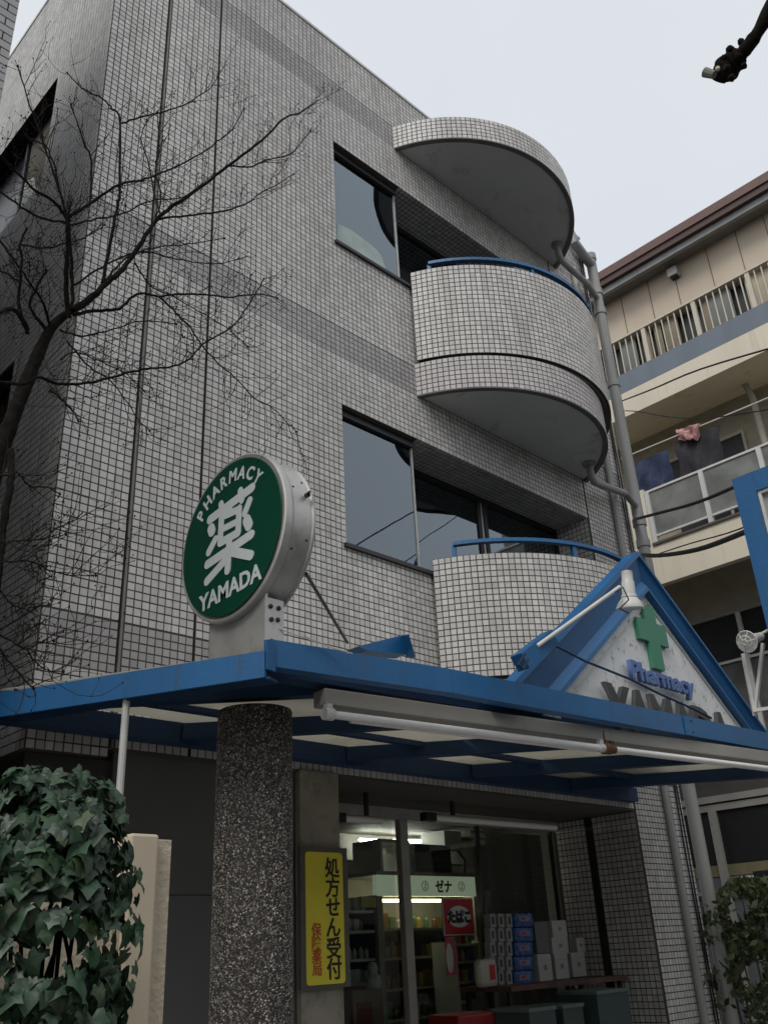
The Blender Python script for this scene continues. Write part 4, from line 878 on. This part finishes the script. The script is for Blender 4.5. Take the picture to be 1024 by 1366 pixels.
# ================================================================= BARE TREE
T = thing('bare_tree', PD(-40, 1300, 3.55), 'leafless dark tree with fine budded twigs before the tiled facade', 'tree')
def spline(pts, n=5):
    pts = [A(p) for p in pts]; out = []
    for i in range(len(pts)-1):
        p0_, p1_, p2_, p3_ = pts[max(i-1, 0)], pts[i], pts[i+1], pts[min(i+2, len(pts)-1)]
        for k in range(n):
            t = k/n; out.append(.5*((2*p1_)+(-p0_+p2_)*t+(2*p0_-5*p1_+4*p2_-p3_)*t*t+(-p0_+3*p1_-3*p2_+p3_)*t**3))
    out.append(pts[-1]); return out
D0 = 3.6
trunk = [(-74, 1330, 17), (-62, 1100, 16), (-48, 900, 14), (-32, 760, 13), (-14, 660, 12), (2, 600, 11.5), (25, 537, 10.5), (49, 478, 9), (70, 436, 7.5), (96, 414, 5.5)]
def to3(pts, d0, d1):
    n = len(pts); o = []
    for i, p_ in enumerate(pts): o.append(PD(p_[0], p_[1], d0+(d1-d0)*i/(n-1)))
    return o
def limb_mesh(pts, r0, r1, d0, d1, nm='branch', n=8, M=None):
    p3 = spline(to3(pts, d0, d1)); k = len(p3); m_ = MB(); r0 = r0*(.82 if r0 > 3 else .95)
    p3 = [p_+A([random.gauss(0, .0018) for _ in range(3)]) if 0 < i_ < k-1 else p_ for i_, p_ in enumerate(p3)]
    rs = [(r0+(r1-r0)*(i/(k-1))**.8)*D0/F*1.08*(1+random.uniform(-.06, .06)) for i in range(k)]
    m_.tube(p3, rs, n); m_.build(nm, M or M_BARK, T, smooth=True); return p3, rs
p3 = spline(to3(trunk, 3.55, 3.65)); rr = spline([A((t[2],)) for t in trunk]); tm = MB(); tm.tube(p3, [float(r[0])*D0/F*random.uniform(.94, 1.08) for r in rr], 14); tm.build('trunk', M_BARK, T, smooth=True)
BR = [
 ([(98, 414), (125, 395), (145, 375), (165, 358), (190, 322), (215, 287), (260, 255), (305, 220), (350, 187), (380, 157), (400, 150), (424, 134)], 6.5, 1.0, 3.6, 3.75),
 ([(92, 424), (88, 375), (91, 330), (90, 297), (84, 283), (68, 266), (47, 254), (20, 227), (-5, 203)], 5, 1.3, 3.6, 3.2),
 ([(97, 412), (97, 375), (94, 317), (92, 289), (95, 270)], 3.5, 1.5, 3.55, 3.5),
 ([(137, 378), (150, 310), (158, 270), (160, 240), (160, 160), (150, 145), (135, 130), (110, 118), (90, 97)], 3.8, .9, 3.62, 3.8),
 ([(160, 165), (185, 157), (215, 150), (245, 140), (265, 128), (280, 118), (290, 103)], 1.8, .7, 3.75, 3.9),
 ([(92, 290), (120, 272), (160, 246), (190, 240), (215, 231), (260, 210), (295, 185), (312, 170), (325, 145)], 2.6, .8, 3.55, 3.9),
 ([(208, 292), (250, 288), (300, 281), (330, 270), (350, 256), (372, 245), (392, 232)], 2.0, .7, 3.68, 3.9),
 ([(305, 221), (335, 222), (352, 215), (385, 206), (400, 192), (414, 174)], 1.7, .7, 3.7, 3.6),
 ([(-8, 508), (29, 512), (53, 503), (72, 511), (102, 513), (137, 506), (168, 498), (195, 492), (228, 489), (253, 479), (271, 459), (310, 435), (335, 402), (352, 372)], 2.6, .9, 3.2, 3.7),
 ([(98, 420), (130, 415), (160, 412), (183, 392), (214, 395), (253, 392), (310, 396), (345, 392), (370, 398)], 3.6, .8, 3.58, 3.85),
 ([(212, 396), (235, 417), (253, 436), (269, 459), (288, 482), (312, 502), (340, 532), (365, 545), (395, 576)], 2.0, .6, 3.7, 3.5),
 ([(180, 350), (200, 380), (228, 394), (263, 413), (306, 440), (330, 462)], 1.5, .6, 3.7, 3.9),
 ([(90, 300), (82, 262), (70, 225), (58, 190), (40, 140), (24, 88)], 2.0, .9, 3.4, 3.1),
 ([(122, 265), (122, 215), (112, 190), (107, 175), (95, 140)], 2.0, .8, 3.55, 3.4),
 ([(90, 292), (78, 245), (65, 200), (50, 190), (35, 180)], 2.0, .8, 3.5, 3.3),
 ([(-8, 250), (29, 276), (59, 292), (86, 296)], 1.3, 2.0, 3.2, 3.55),
 ([(37, 445), (25, 405), (28, 370), (30, 342), (27, 326), (36, 305)], 3.4, 1.3, 3.5, 3.4),
 ([(30, 327), (60, 331), (86, 325), (118, 315), (140, 300)], 1.5, .9, 3.4, 3.7),
 ([(-6, 419), (12, 412), (25, 418), (37, 440)], 3.5, 3.5, 3.3, 3.5),
 ([(-6, 312), (10, 335), (26, 356)], 1.4, 1.6, 3.3, 3.4), ([(-6, 356), (10, 366), (24, 374)], 1.3, 1.6, 3.2, 3.4),
 ([(62, 440), (50, 425), (40, 405), (52, 380), (62, 360)], 3.5, 1.0, 3.6, 3.5),
 ([(66, 436), (60, 408), (45, 385), (30, 362)], 2.4, 1.2, 3.6, 3.4),
 ([(139, 376), (160, 352), (180, 338), (210, 330), (250, 326), (300, 318)], 1.8, .7, 3.65, 3.9),
 ([(100, 380), (130, 360), (165, 342), (195, 336), (235, 345), (290, 352), (318, 345)], 2.0, .7, 3.6, 3.9),
 ([(80, 440), (110, 448), (150, 440), (190, 428), (235, 432)], 1.7, .7, 3.6, 3.8),
 ([(96, 300), (130, 292), (165, 285), (200, 268), (245, 262), (285, 232)], 1.8, .7, 3.6, 3.8),
 ([(82, 480), (100, 470), (130, 480), (170, 500), (200, 530)], 1.5, .6, 3.5, 3.7),
 ([(90, 455), (120, 490), (150, 510), (185, 560), (200, 575)], 1.5, .6, 3.5, 3.6),
 ([(68, 520), (80, 530), (95, 545), (105, 562)], 2.4, .8, 3.5, 3.4),
 ([(215, 287), (205, 255), (198, 215), (188, 185), (196, 160)], 1.6, .7, 3.65, 3.7),
 ([(190, 322), (205, 300), (215, 262), (208, 230), (212, 195), (210, 150)], 1.5, .7, 3.65, 3.5),
 ([(14, 600), (16, 635), (8, 680), (0, 740), (-8, 830)], 5.5, 5.0, 3.45, 3.35),
 ([(-8, 633), (12, 634), (25, 631), (39, 648), (62, 650), (80, 659)], 1.3, .8, 3.2, 3.4),
 ([(-6, 723), (27, 721), (57, 719), (75, 705), (92, 697)], 1.2, .6, 3.2, 3.4),
 ([(-6, 751), (20, 748), (41, 749), (66, 760), (90, 767), (128, 768)], 1.3, .6, 3.2, 3.5),
 ([(20, 750), (45, 735), (66, 722), (88, 712)], 1.0, .5, 3.2, 3.4),
 ([(-6, 780), (16, 805), (32, 812), (47, 810)], 1.2, .7, 3.2, 3.3),
 ([(-6, 842), (16, 856), (35, 866), (52, 858), (72, 855)], 1.2, .6, 3.2, 3.4),
 ([(35, 866), (50, 885), (68, 895), (85, 896)], 1.0, .5, 3.2, 3.4),
 ([(-6, 858), (10, 880), (28, 900), (45, 918)], 1.2, .8, 3.1, 3.2),
]
allp = []
for pts, r0, r1, d0, d1 in BR:
    q_, rs = limb_mesh(pts, r0, r1, d0, d1, n=8 if r0 > 2.2 else 6, M=M_BARK if r0 > 2.2 else M_TWIG); allp.append((q_, rs, pts))
tw = MB(); bd = MB(); ntw = 0
OCT = [(1, 0, 0), (-1, 0, 0), (0, 1, 0), (0, -1, 0), (0, 0, 1.4), (0, 0, -1.2)]; OF = [(0, 2, 4), (2, 1, 4), (1, 3, 4), (3, 0, 4), (2, 0, 5), (1, 2, 5), (3, 1, 5), (0, 3, 5)]
def bud(p_, s_): bd.add([p_+A(o_)*s_ for o_ in OCT], OF)
def twig(p_, d_, L_, r_, lev):
    global ntw
    ntw += 1; n = 4; pts = [p_]; dd = d_
    for i in range(n):
        dd = unit(dd+A([random.gauss(0, .20) for _ in range(3)])+A((0, 0, .13))); pts.append(pts[-1]+dd*L_/n)
    tw.tube(pts, [r_*(1-.5*i/n) for i in range(n+1)], 4, cap=False); bud(pts[-1], random.uniform(.0026, .0046))
    if lev > 0:
        for k in range(random.choice([1, 2, 2, 3])):
            i = random.randint(1, n); twig(pts[i], unit(dd+A([random.gauss(0, .7) for _ in range(3)])), L_*random.uniform(.4, .7), r_*.7, lev-1)
for q_, rs, pts in allp:
    k = len(q_)
    for i in range(2, k):
        if rs[i] > .012: continue
        dens = .62 if 60 < pts[0][0] < 330 and pts[0][1] < 520 else .7
        for _k in range(int(dens)+(random.random() < dens % 1)):
            d_ = unit(q_[min(i+1, k-1)]-q_[i-1]); rnd = A([random.gauss(0, 1) for _ in range(3)]); pe = unit(rnd-d_*(rnd@d_)); twig(q_[i], unit(d_*.75+pe*.8+A((0, 0, .15))), random.uniform(.07, .26), 0.0018, random.choice([0, 1, 1, 2]))
    bud(q_[-1], .007)
tw.build('twigs', M_TWIG, T, kind='stuff', fix=False); bd.build('buds', M_BARK, T, kind='stuff', fix=False)

# pollarded branch at top right
T2 = thing('pruned_branch', PD(1040, -30, 2.9), 'dark pruned tree branch with a knobbly end against the sky', 'branch')
pts = [(1060, -62), (1024, 18), (1004, 52), (990, 70), (982, 78), (972, 88), (962, 100), (958, 108)]
q_ = spline(to3(pts, 2.85, 2.95), 4); rad = spline([A((r_,)) for r_ in (13, 9.5, 8.5, 9, 14, 17, 15, 9)], 4)
mb = MB(); mb.tube(q_, [float(r_[0])*3.7/F*random.uniform(.88, 1.12) for r_ in rad], 14); mb.build('limb', M_BARK, T2, smooth=True)
for (x, y, r_) in ((988, 56, 6), (973, 66, 6.5), (965, 78, 6), (991, 88, 5), (975, 104, 6), (984, 76, 7), (968, 92, 7)):
    o_ = MB(); c_ = PD(x, y, 2.88); rw = r_*3.1/F
    o_.lathe([(-rw, rw*.3), (-rw*.6, rw*.8), (0, rw), (rw*.6, rw*.75), (rw, rw*.3)], c_, unit((random.gauss(0, 1), random.gauss(0, 1), 1)), 14); o_.v = [tuple(A(v_)+A([random.gauss(0, rw*.09) for _ in range(3)])) for v_ in o_.v]; o_.build('knot', M_BARK, T2, smooth=True)
c_ = PD(952, 100, 2.86); MB().lathe([(0, .016), (.045, .02), (.05, .012)], c_, PD(938, 96, 2.86)-c_, 10).build('cut_stub', mat('cut_wood', (.20, .21, .17), .8), T2)
c_ = PD(957, 93, 2.85); MB().lathe([(0, .008), (.012, .009)], c_, PD(956, 88, 2.85)-c_, 8).build('cut_stub', mat('cut_wood_pale', (.6, .52, .42), .8), T2)

# ================================================================= NEIGHBOUR BRICK BUILDING (left)
NB = thing('brick_tile_building', (-1.9, 1, 0), 'grey brick tiled building at the top left edge', 'building')
box('wall', mat('brown_joint', (.05, .045, .04), .9), NB, -3.0, -.495, 0, -.805, 8.0, 8.6)
nb_mesh = tile_mesh('brick', A([[0, 0, 0]]), RX, UZ, A((0, -1, 0)), .112, .055, M_NTILE, h=.007)
cells = []; row = 0; z = 5.3
while z < 8.55:
    x = -.80-(.06 if row % 2 else .12)+.12/2*0
    xs_ = []
    xe = -.802
    first = .112 if row % 2 == 0 else .052
    xc_ = xe-first/2
    while xc_ > -2.95:
        wd = first if abs(xc_-(xe-first/2)) < 1e-6 else .112
        cells.append((xc_, z, wd)); xc_ -= (wd/2+.008+.056)
    z += .063; row += 1
nn_ = 0; rest = []
for (x, z, wd) in sorted(cells, key=lambda q_: (-q_[0]*3+abs(q_[1]-6.4))):
    if nn_ < 140 and x > -1.25:
        o = bpy.data.objects.new('brick', nb_mesh); C.objects.link(o); o.parent = NB; o.location = A((x, -.495, z))-WL[NB.name]; o.scale = (wd/.112, 1, 1); nn_ += 1
    else: rest.append((x, z, wd))
rest = np.array(rest); me = tile_mesh('brick_field', np.c_[rest[:, 0], 0*rest[:, 0]-.495, rest[:, 1]], RX, UZ, A((0, -1, 0)), rest[:, 2], .055, M_NTILE, h=.007)
o = link('brick_field', me, NB); o['kind'] = 'stuff'

# ================================================================= APARTMENT BUILDING (right)
AP = thing('apartment_building', (11, 0, 0), 'cream apartment block with railed balconies and a brown roof edge', 'building')
ya, yb = -4.5, 4.2
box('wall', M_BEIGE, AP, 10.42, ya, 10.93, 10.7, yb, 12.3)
box('glazing', M_DARKFR, AP, 10.60, ya, 9.67, 10.68, yb, 10.929)
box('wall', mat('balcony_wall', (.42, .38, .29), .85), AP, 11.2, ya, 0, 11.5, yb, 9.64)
for px_, py_ in ((826, 390), (862.5, 376), (901, 376), (941, 335), (981.5, 317), (1020, 300)):
    y = PX(px_, py_, 10.42)[1]; box('panel_joint', mat('joint_dark', (.20, .165, .12), .9), AP, 10.412, y-.006, 10.94, 10.42, y+.006, 12.0)
# roof eave, gutter
def yz(*a, **k): return MB().box(*a)
MB().box(9.95, ya, 11.98, 10.10, yb, 12.14).build('gutter', M_BROWN, AP); MB().box(9.98, ya, 11.86, 10.10, yb, 11.975).build('fascia_board', mat('brown_board', (.085, .05, .042), .6), AP)
MB().box(10.06, ya, 11.74, 10.14, yb, 11.855).build('eave_trim', mat('grey_trim', (.30, .30, .29), .6), AP); MB().box(10.14, ya, 11.80, 10.42, yb, 11.86).build('eave_soffit', mat('eave_soffit', (.22, .20, .17), .8), AP)
MB().add([(10.0, ya, 12.14), (13.5, ya, 13.1), (13.5, yb, 13.1), (10.0, yb, 12.14), (10.0, ya, 12.16), (13.5, ya, 13.12), (13.5, yb, 13.12), (10.0, yb, 12.16)], [(0, 3, 2, 1), (4, 5, 6, 7), (0, 1, 5, 4), (1, 2, 6, 5), (2, 3, 7, 6), (3, 0, 4, 7)]).build('roof', M_BROWN, AP)
t = PD(0, 0, 1)
vv = PX(896, 362, 10.3); MB().box(10.27, vv[1]-.09, vv[2]-.09, 10.419, vv[1]+.09, vv[2]+.07).build('vent_hood', M_ALU, AP, bevel=.01); MB().box(10.30, vv[1]-.06, vv[2]-.11, 10.40, vv[1]+.06, vv[2]-.091).build('vent_mouth', M_BLACK, AP)
# slabs
b3_ = MB().box(10.0, ya, 9.64, 11.2, yb, 9.66).box(10.0, ya, 9.66, 10.12, yb, 9.99).build('balcony_kerb', M_SLATE, AP)
MB().add([(10.0, ya, 9.638), (10.0, yb, 9.638), (10.02, yb, 9.22), (10.02, ya, 9.22), (11.2, ya, 9.638), (11.2, yb, 9.638), (11.2, yb, 9.40), (11.2, ya, 9.40)], [(0, 1, 2, 3), (7, 6, 5, 4), (0, 4, 5, 1), (1, 5, 6, 2), (2, 6, 7, 3), (3, 7, 4, 0)]).build('balcony_beam', M_CREAM, AP)
rl = MB().box(9.99, ya, 10.64, 10.05, yb, 10.675).build('top_rail', M_BAMBOO, AP)
mbar = None
yy = yb-.06; k = 0
while yy > ya:
    if k % 8 == 3: MB().box(10.0, yy-.035, 9.99, 10.05, yy+.035, 10.639).build('rail_post', M_BAMBOO, AP)
    else:
        if mbar is None:
            q_ = MB().box(-.009, -.009, 0, .009, .009, .648); mbar = bpy.data.meshes.new('rail_bar'); mbar.from_pydata(q_.v, [], q_.f); mbar.materials.append(M_BAMBOO)
        o = bpy.data.objects.new('rail_bar', mbar); C.objects.link(o); o.parent = AP; o.location = A((10.02, yy, 9.991))-WL[AP.name]
    yy -= .113; k += 1
# doors / glazing behind the top rail
for y, wd, mm_ in ((1.65, .30, 0), (1.05, .16, 1), (.85, .3, 1), (.2, .12, 1), (-.05, .4, 0), (-.9, .8, 2), (1.3, .14, 1)):
    MB().box(10.50, y-wd/2, 9.67, 10.53, y+wd/2, 10.925).build('curtain_panel', [mat('pane_grey', (.16, .17, .15), .4), mat('pane_brown', (.22, .18, .12), .6), mat('pane_cream', (.42, .36, .26), .7)][mm_], AP)
# middle storey
MB().box(10.0, ya, 6.28, 10.12, yb, 6.93).box(10.12, ya, 6.7, 11.2, yb, 6.93).build('balcony_beam', M_CREAM, AP)
MB().box(9.97, ya, 6.90, 10.13, 1.62, 6.935).build('drip_ledge', mat('ledge_dark', (.10, .09, .08), .8), AP)
MB().box(10.0, 1.62, 6.931, 10.14, yb, 7.86).build('side_parapet', M_CREAM, AP)
MB().box(10.0, ya, 7.775, 10.05, 1.62, 7.81).build('top_rail', M_WPAINT, AP); MB().box(10.0, ya, 7.03, 10.04, 1.60, 7.062).build('bottom_rail', M_WPAINT, AP)
for y in (1.57, .66, -.24, -1.14, -2.04, -2.94):
    MB().box(9.985, y-.035, 6.936, 10.06, y+.035, 7.774).build('rail_post', M_WPAINT, AP)
    MB().box(10.02, y-.86, 7.07, 10.03, y-.04, 7.77).build('frosted_panel', mat('frosted_grey', (.20, .205, .19), .25, var=.35, scale=2.2), AP)
pp = [PX(992, 512, 10.85), PX(1003, 530, 10.85), PX(1012, 590, 10.85), PX(1022, 650, 10.85)]
MB().tube([pp[0], A((10.85, pp[1][1], pp[1][2])), A((10.85, pp[1][1]-.02, 6.95))], .05, 12).build('drainpipe', mat('cream_pipe', (.45, .42, .35), .6), AP, smooth=True)
# window middle storey
a_ = PX(955, 590, 11.15); b_ = PX(1000, 625, 11.15)
MB().box(11.17, b_[1], 7.0, 11.199, a_[1]+.9, a_[2]).build('dark_glazing', M_DARKFR, AP)
MB().box(11.13, b_[1], a_[2]-.02, 11.169, a_[1]+.9, a_[2]+.03).box(11.13, b_[1]-.04, 7.0, 11.169, b_[1], a_[2]+.03).box(11.13, a_[1]-.02, 7.0, 11.169, a_[1]+.02, a_[2]-.02).build('window_frame', mat('cream_frame', (.45, .43, .37), .5), AP)
# first floor
MB().box(11.0, ya, 3.6, 11.19, yb, 4.1).build('spandrel', mat('spandrel_grey', (.12, .118, .105), .85), AP)
fz0, fz1 = PX(930, 830, 11.15)[2], PX(985, 880, 11.15)[2]
MB().box(11.17, ya, 4.1, 11.199, yb, fz0).build('dark_glazing', M_DARKFR, AP)
MB().box(11.12, ya, fz0-.03, 11.169, yb, fz0+.03).build('window_frame', M_GREYBOX, AP); MB().box(11.12, ya, fz1-.02, 11.169, yb, fz1+.02).build('window_frame', M_WPAINT, AP)
for px_, py_ in ((985, 830),): 
    y = PX(px_, py_, 11.12)[1]; MB().box(11.11, y-.03, 4.1, 11.168, y+.03, fz0-.031).build('window_frame', M_WPAINT, AP)
MB().box(11.15, ya, 4.11, 11.168, yb, fz1-.03).build('frosted_panel', mat('frost_dark', (.11, .112, .105), .4, var=.3, scale=3), AP)
# ground floor
gx = 9.6
lz = 3.05
MB().box(gx, ya, lz+.04, gx+.3, yb, lz+.12).build('lintel', M_GREYBOX, AP); MB().box(gx+.02, ya, lz-.06, gx+.3, yb, lz+.02).build('lintel', M_GREYBOX, AP)
MB().box(gx+.3, ya, 3.0, 11.0, yb, 3.65).build('lower_roof', mat('dark_eave', (.06, .055, .05), .8), AP)
MB().box(gx+.05, ya, 2.35, gx+.09, yb, lz-.061).build('dark_glazing', M_BLACK, AP)
MB().box(gx+.05, ya, 2.22, gx+.09, yb, 2.349).build('transom', mat('olive_band', (.20, .18, .10), .6), AP)
MB().box(gx+.06, ya, 0, gx+.09, yb, 2.219).build('grey_panel', mat('ribbed_grey', (.14, .15, .155), .6, streak=True), AP)
lb = PX(985, 1145, gx+.04); MB().box(gx+.03, lb[1]-1.2, 2.12, gx+.05, lb[1]+.1, 2.2).build('light_reflection_tube', mat('pale_reflection', (.6, .6, .55), .4), AP).name = 'tube_reflection'  # pale strip painted for a white tube's reflection in the glass
MB().box(gx+.02, lb[1]-.45, 2.0, gx+.045, lb[1]-.15, 2.24).build('dark_box', M_BLACK, AP)
y = PX(955, 1120, gx)[1]; MB().box(gx, y-.05, 0, gx+.05, y+.05, lz-.062).build('mullion', M_GREYBOX, AP)
sz = PX(1005, 1187, gx)[2]; MB().box(gx, ya, sz-.02, gx+.05, yb, sz+.02).build('sill', M_GREYBOX, AP)

# laundry on the middle balcony
tag(MB().tube([PX(828, 612, 10.06), PX(925, 572, 10.06), PX(1040, 524, 10.06)], .012, 8).build('laundry_pole', M_WPAINT), 'thin white pole with laundry across the middle balcony', 'pole')
def cloth(nm, quad, x, M, lab):
    m_ = MB(); nu, nv = 14, 10; a, b, c2, d2 = [PX(p_[0], p_[1], x) for p_ in quad]; vs_ = []
    for j in range(nv+1):
        for i in range(nu+1):
            u, v = i/nu, j/nv; p_ = (a*(1-u)+b*u)*(1-v)+(d2*(1-u)+c2*u)*v; vs_.append(p_+A((.035*math.sin(u*19+v*3)*(.3+v)+.02*math.sin(u*7-v*6)+.01*random.random(), .012*math.sin(v*9+u*5), .012*math.sin(u*11)*(v > .9)+.008*random.random())))
    k = len(vs_); vs_ = vs_+[v_+A((.008, 0, 0)) for v_ in vs_]
    fs = [(j*(nu+1)+i, j*(nu+1)+i+1, (j+1)*(nu+1)+i+1, (j+1)*(nu+1)+i) for j in range(nv) for i in range(nu)]; fs += [tuple(q_+k for q_ in f)[::-1] for f in fs]
    tag(m_.add(vs_, fs).build(nm, M, smooth=True, fix=False), lab, 'laundry')
cloth('hanging_cloth', [(846, 617), (890, 600), (897, 642), (848, 660)], 10.10, mat('denim', (.035, .05, .10), .9, var=.3, scale=15), 'dark blue denim cloth hanging on the balcony')
cloth('hanging_cloth', [(898, 590), (957, 567), (963, 618), (907, 640)], 10.10, mat('dark_cloth', (.035, .034, .04), .9, var=.3, scale=15), 'wide charcoal towel hanging beside the blue denim')
cloth('hanging_cloth', [(901, 573), (932, 565), (930, 586), (904, 588)], 10.03, mat('pink_cotton', (.50, .27, .25), .9, var=.3, scale=25), 'small crumpled pink garment draped over the pole')

# unseen houses opposite, behind the viewpoint, added for reflections and a darker lower facade
for k, (x0, x1, h_, cl, lab) in enumerate(((-26, -8.6, 6.2, (.30, .27, .22), 'unseen beige two storey house across the street on the left'), (-8.2, 4.3, 6.6, (.26, .26, .25), 'unseen grey house straight across the street'), (4.7, 30, 6.0, (.33, .29, .24), 'unseen pale house across the street on the right'))):
    H = thing('unseen_street_house', ((x0+x1)/2, -16, 0), lab, 'house', 'unseen houses across the street')
    MB().box(x0, -22, 0, x1, -13.5, h_).build('wall', mat('house_render%d' % k, cl, .85, var=.15), H)
    MB().box(x0-.3, -22.3, h_, x1+.3, -13.1, h_+.35).build('roof', M_DARKFR, H)
    for fl in (1.0, 4.2):
        xx = x0+1.2
        while xx < x1-2: MB().box(xx, -13.55, fl, xx+1.6, -13.47, fl+1.3).build('window', M_BLACK, H); xx += 3.1

# ================================================================= OVERHEAD CABLES
def cable(pts, r, lab, d0, d1):
    q_ = spline(to3(pts, d0, d1), 4); tag(MB().tube(q_, r*.72, 6).build('utility_cable', M_BLACK), lab, 'cable', 'utility cables crossing to the right')
cable([(826, 536), (870, 519), (935, 492), (1060, 455)], .012, 'thin dark cable crossing the cream beam of the upper balcony', 9.8, 7)
cable([(828, 548), (850, 549), (900, 557), (960, 556), (1060, 540)], .008, 'thinnest sagging cable under the upper balcony beam', 9.8, 7)
cable([(845, 693), (880, 684), (930, 670), (985, 647), (1060, 615)], .022, 'thick black cable crossing the white railing panels', 9.5, 6.5)
cable([(855, 740), (880, 741), (930, 733), (985, 713), (1060, 680)], .032, 'thickest black cable bundle just above the gable peak', 9.5, 6.5)
cable([(880, 738), (920, 725), (985, 706), (1060, 670)], .009, 'thin cable running just above the thick bundle', 9.4, 6.5)
cable([(1002, 940), (1015, 947), (1060, 955)], .006, 'short thin wire beside the spotlight struts', 7, 6.5)

# ================================================================= SHRUB bottom right
SH = thing('garden_shrub', (7.6, -.6, 0), 'green leafy shrub with pale stems beside the downpipes', 'shrub')
sv, sf = [], []
scx = PD(1010, 1290, 10.0)
stm = MB()
for i in range(16):
    px_ = random.uniform(950, 1075); p_top = PD(px_, random.uniform(1175, 1230), random.uniform(9.4, 10.4)); p_bot = A((p_top[0]+random.gauss(0, .15), p_top[1]+random.gauss(0, .15), 0.05)); stm.tube([p_bot, (p_bot+p_top)/2+A([random.gauss(0, .06) for _ in range(3)]), p_top], [.018, .014, .005], 6)
stm.build('stems', mat('pale_stem', (.16, .15, .12), .8), SH)
for i in range(5200):
    px_ = random.gauss(1005, 42); py_ = 1172+abs(random.gauss(0, 95))+max(0, (975-px_))*1.1; dd_ = random.uniform(9.3, 10.5)
    if px_ < 935 or py_ > 1500: continue
    if math.sin(px_*.09+py_*.05)+math.sin(py_*.083-px_*.04)+random.gauss(0, .5) < -.55: continue
    p_ = PD(px_, py_, dd_); s_ = random.uniform(.025, .055); a_ = unit(A([random.gauss(0, 1) for _ in range(3)])); b_ = unit(np.cross(a_, A([random.gauss(0, 1), random.gauss(0, 1), random.gauss(0, .4)]))); k = len(sv)
    sv += [(p_-a_*s_).tolist(), (p_+b_*s_*.5).tolist(), (p_+a_*s_).tolist(), (p_-b_*s_*.5).tolist()]; sf.append((k, k+1, k+2, k+3))
me = bpy.data.meshes.new('foliage'); me.from_pydata(sv, [], sf); me.materials.append(M_SHRUB); o = link('foliage', me, SH); o['kind'] = 'stuff'
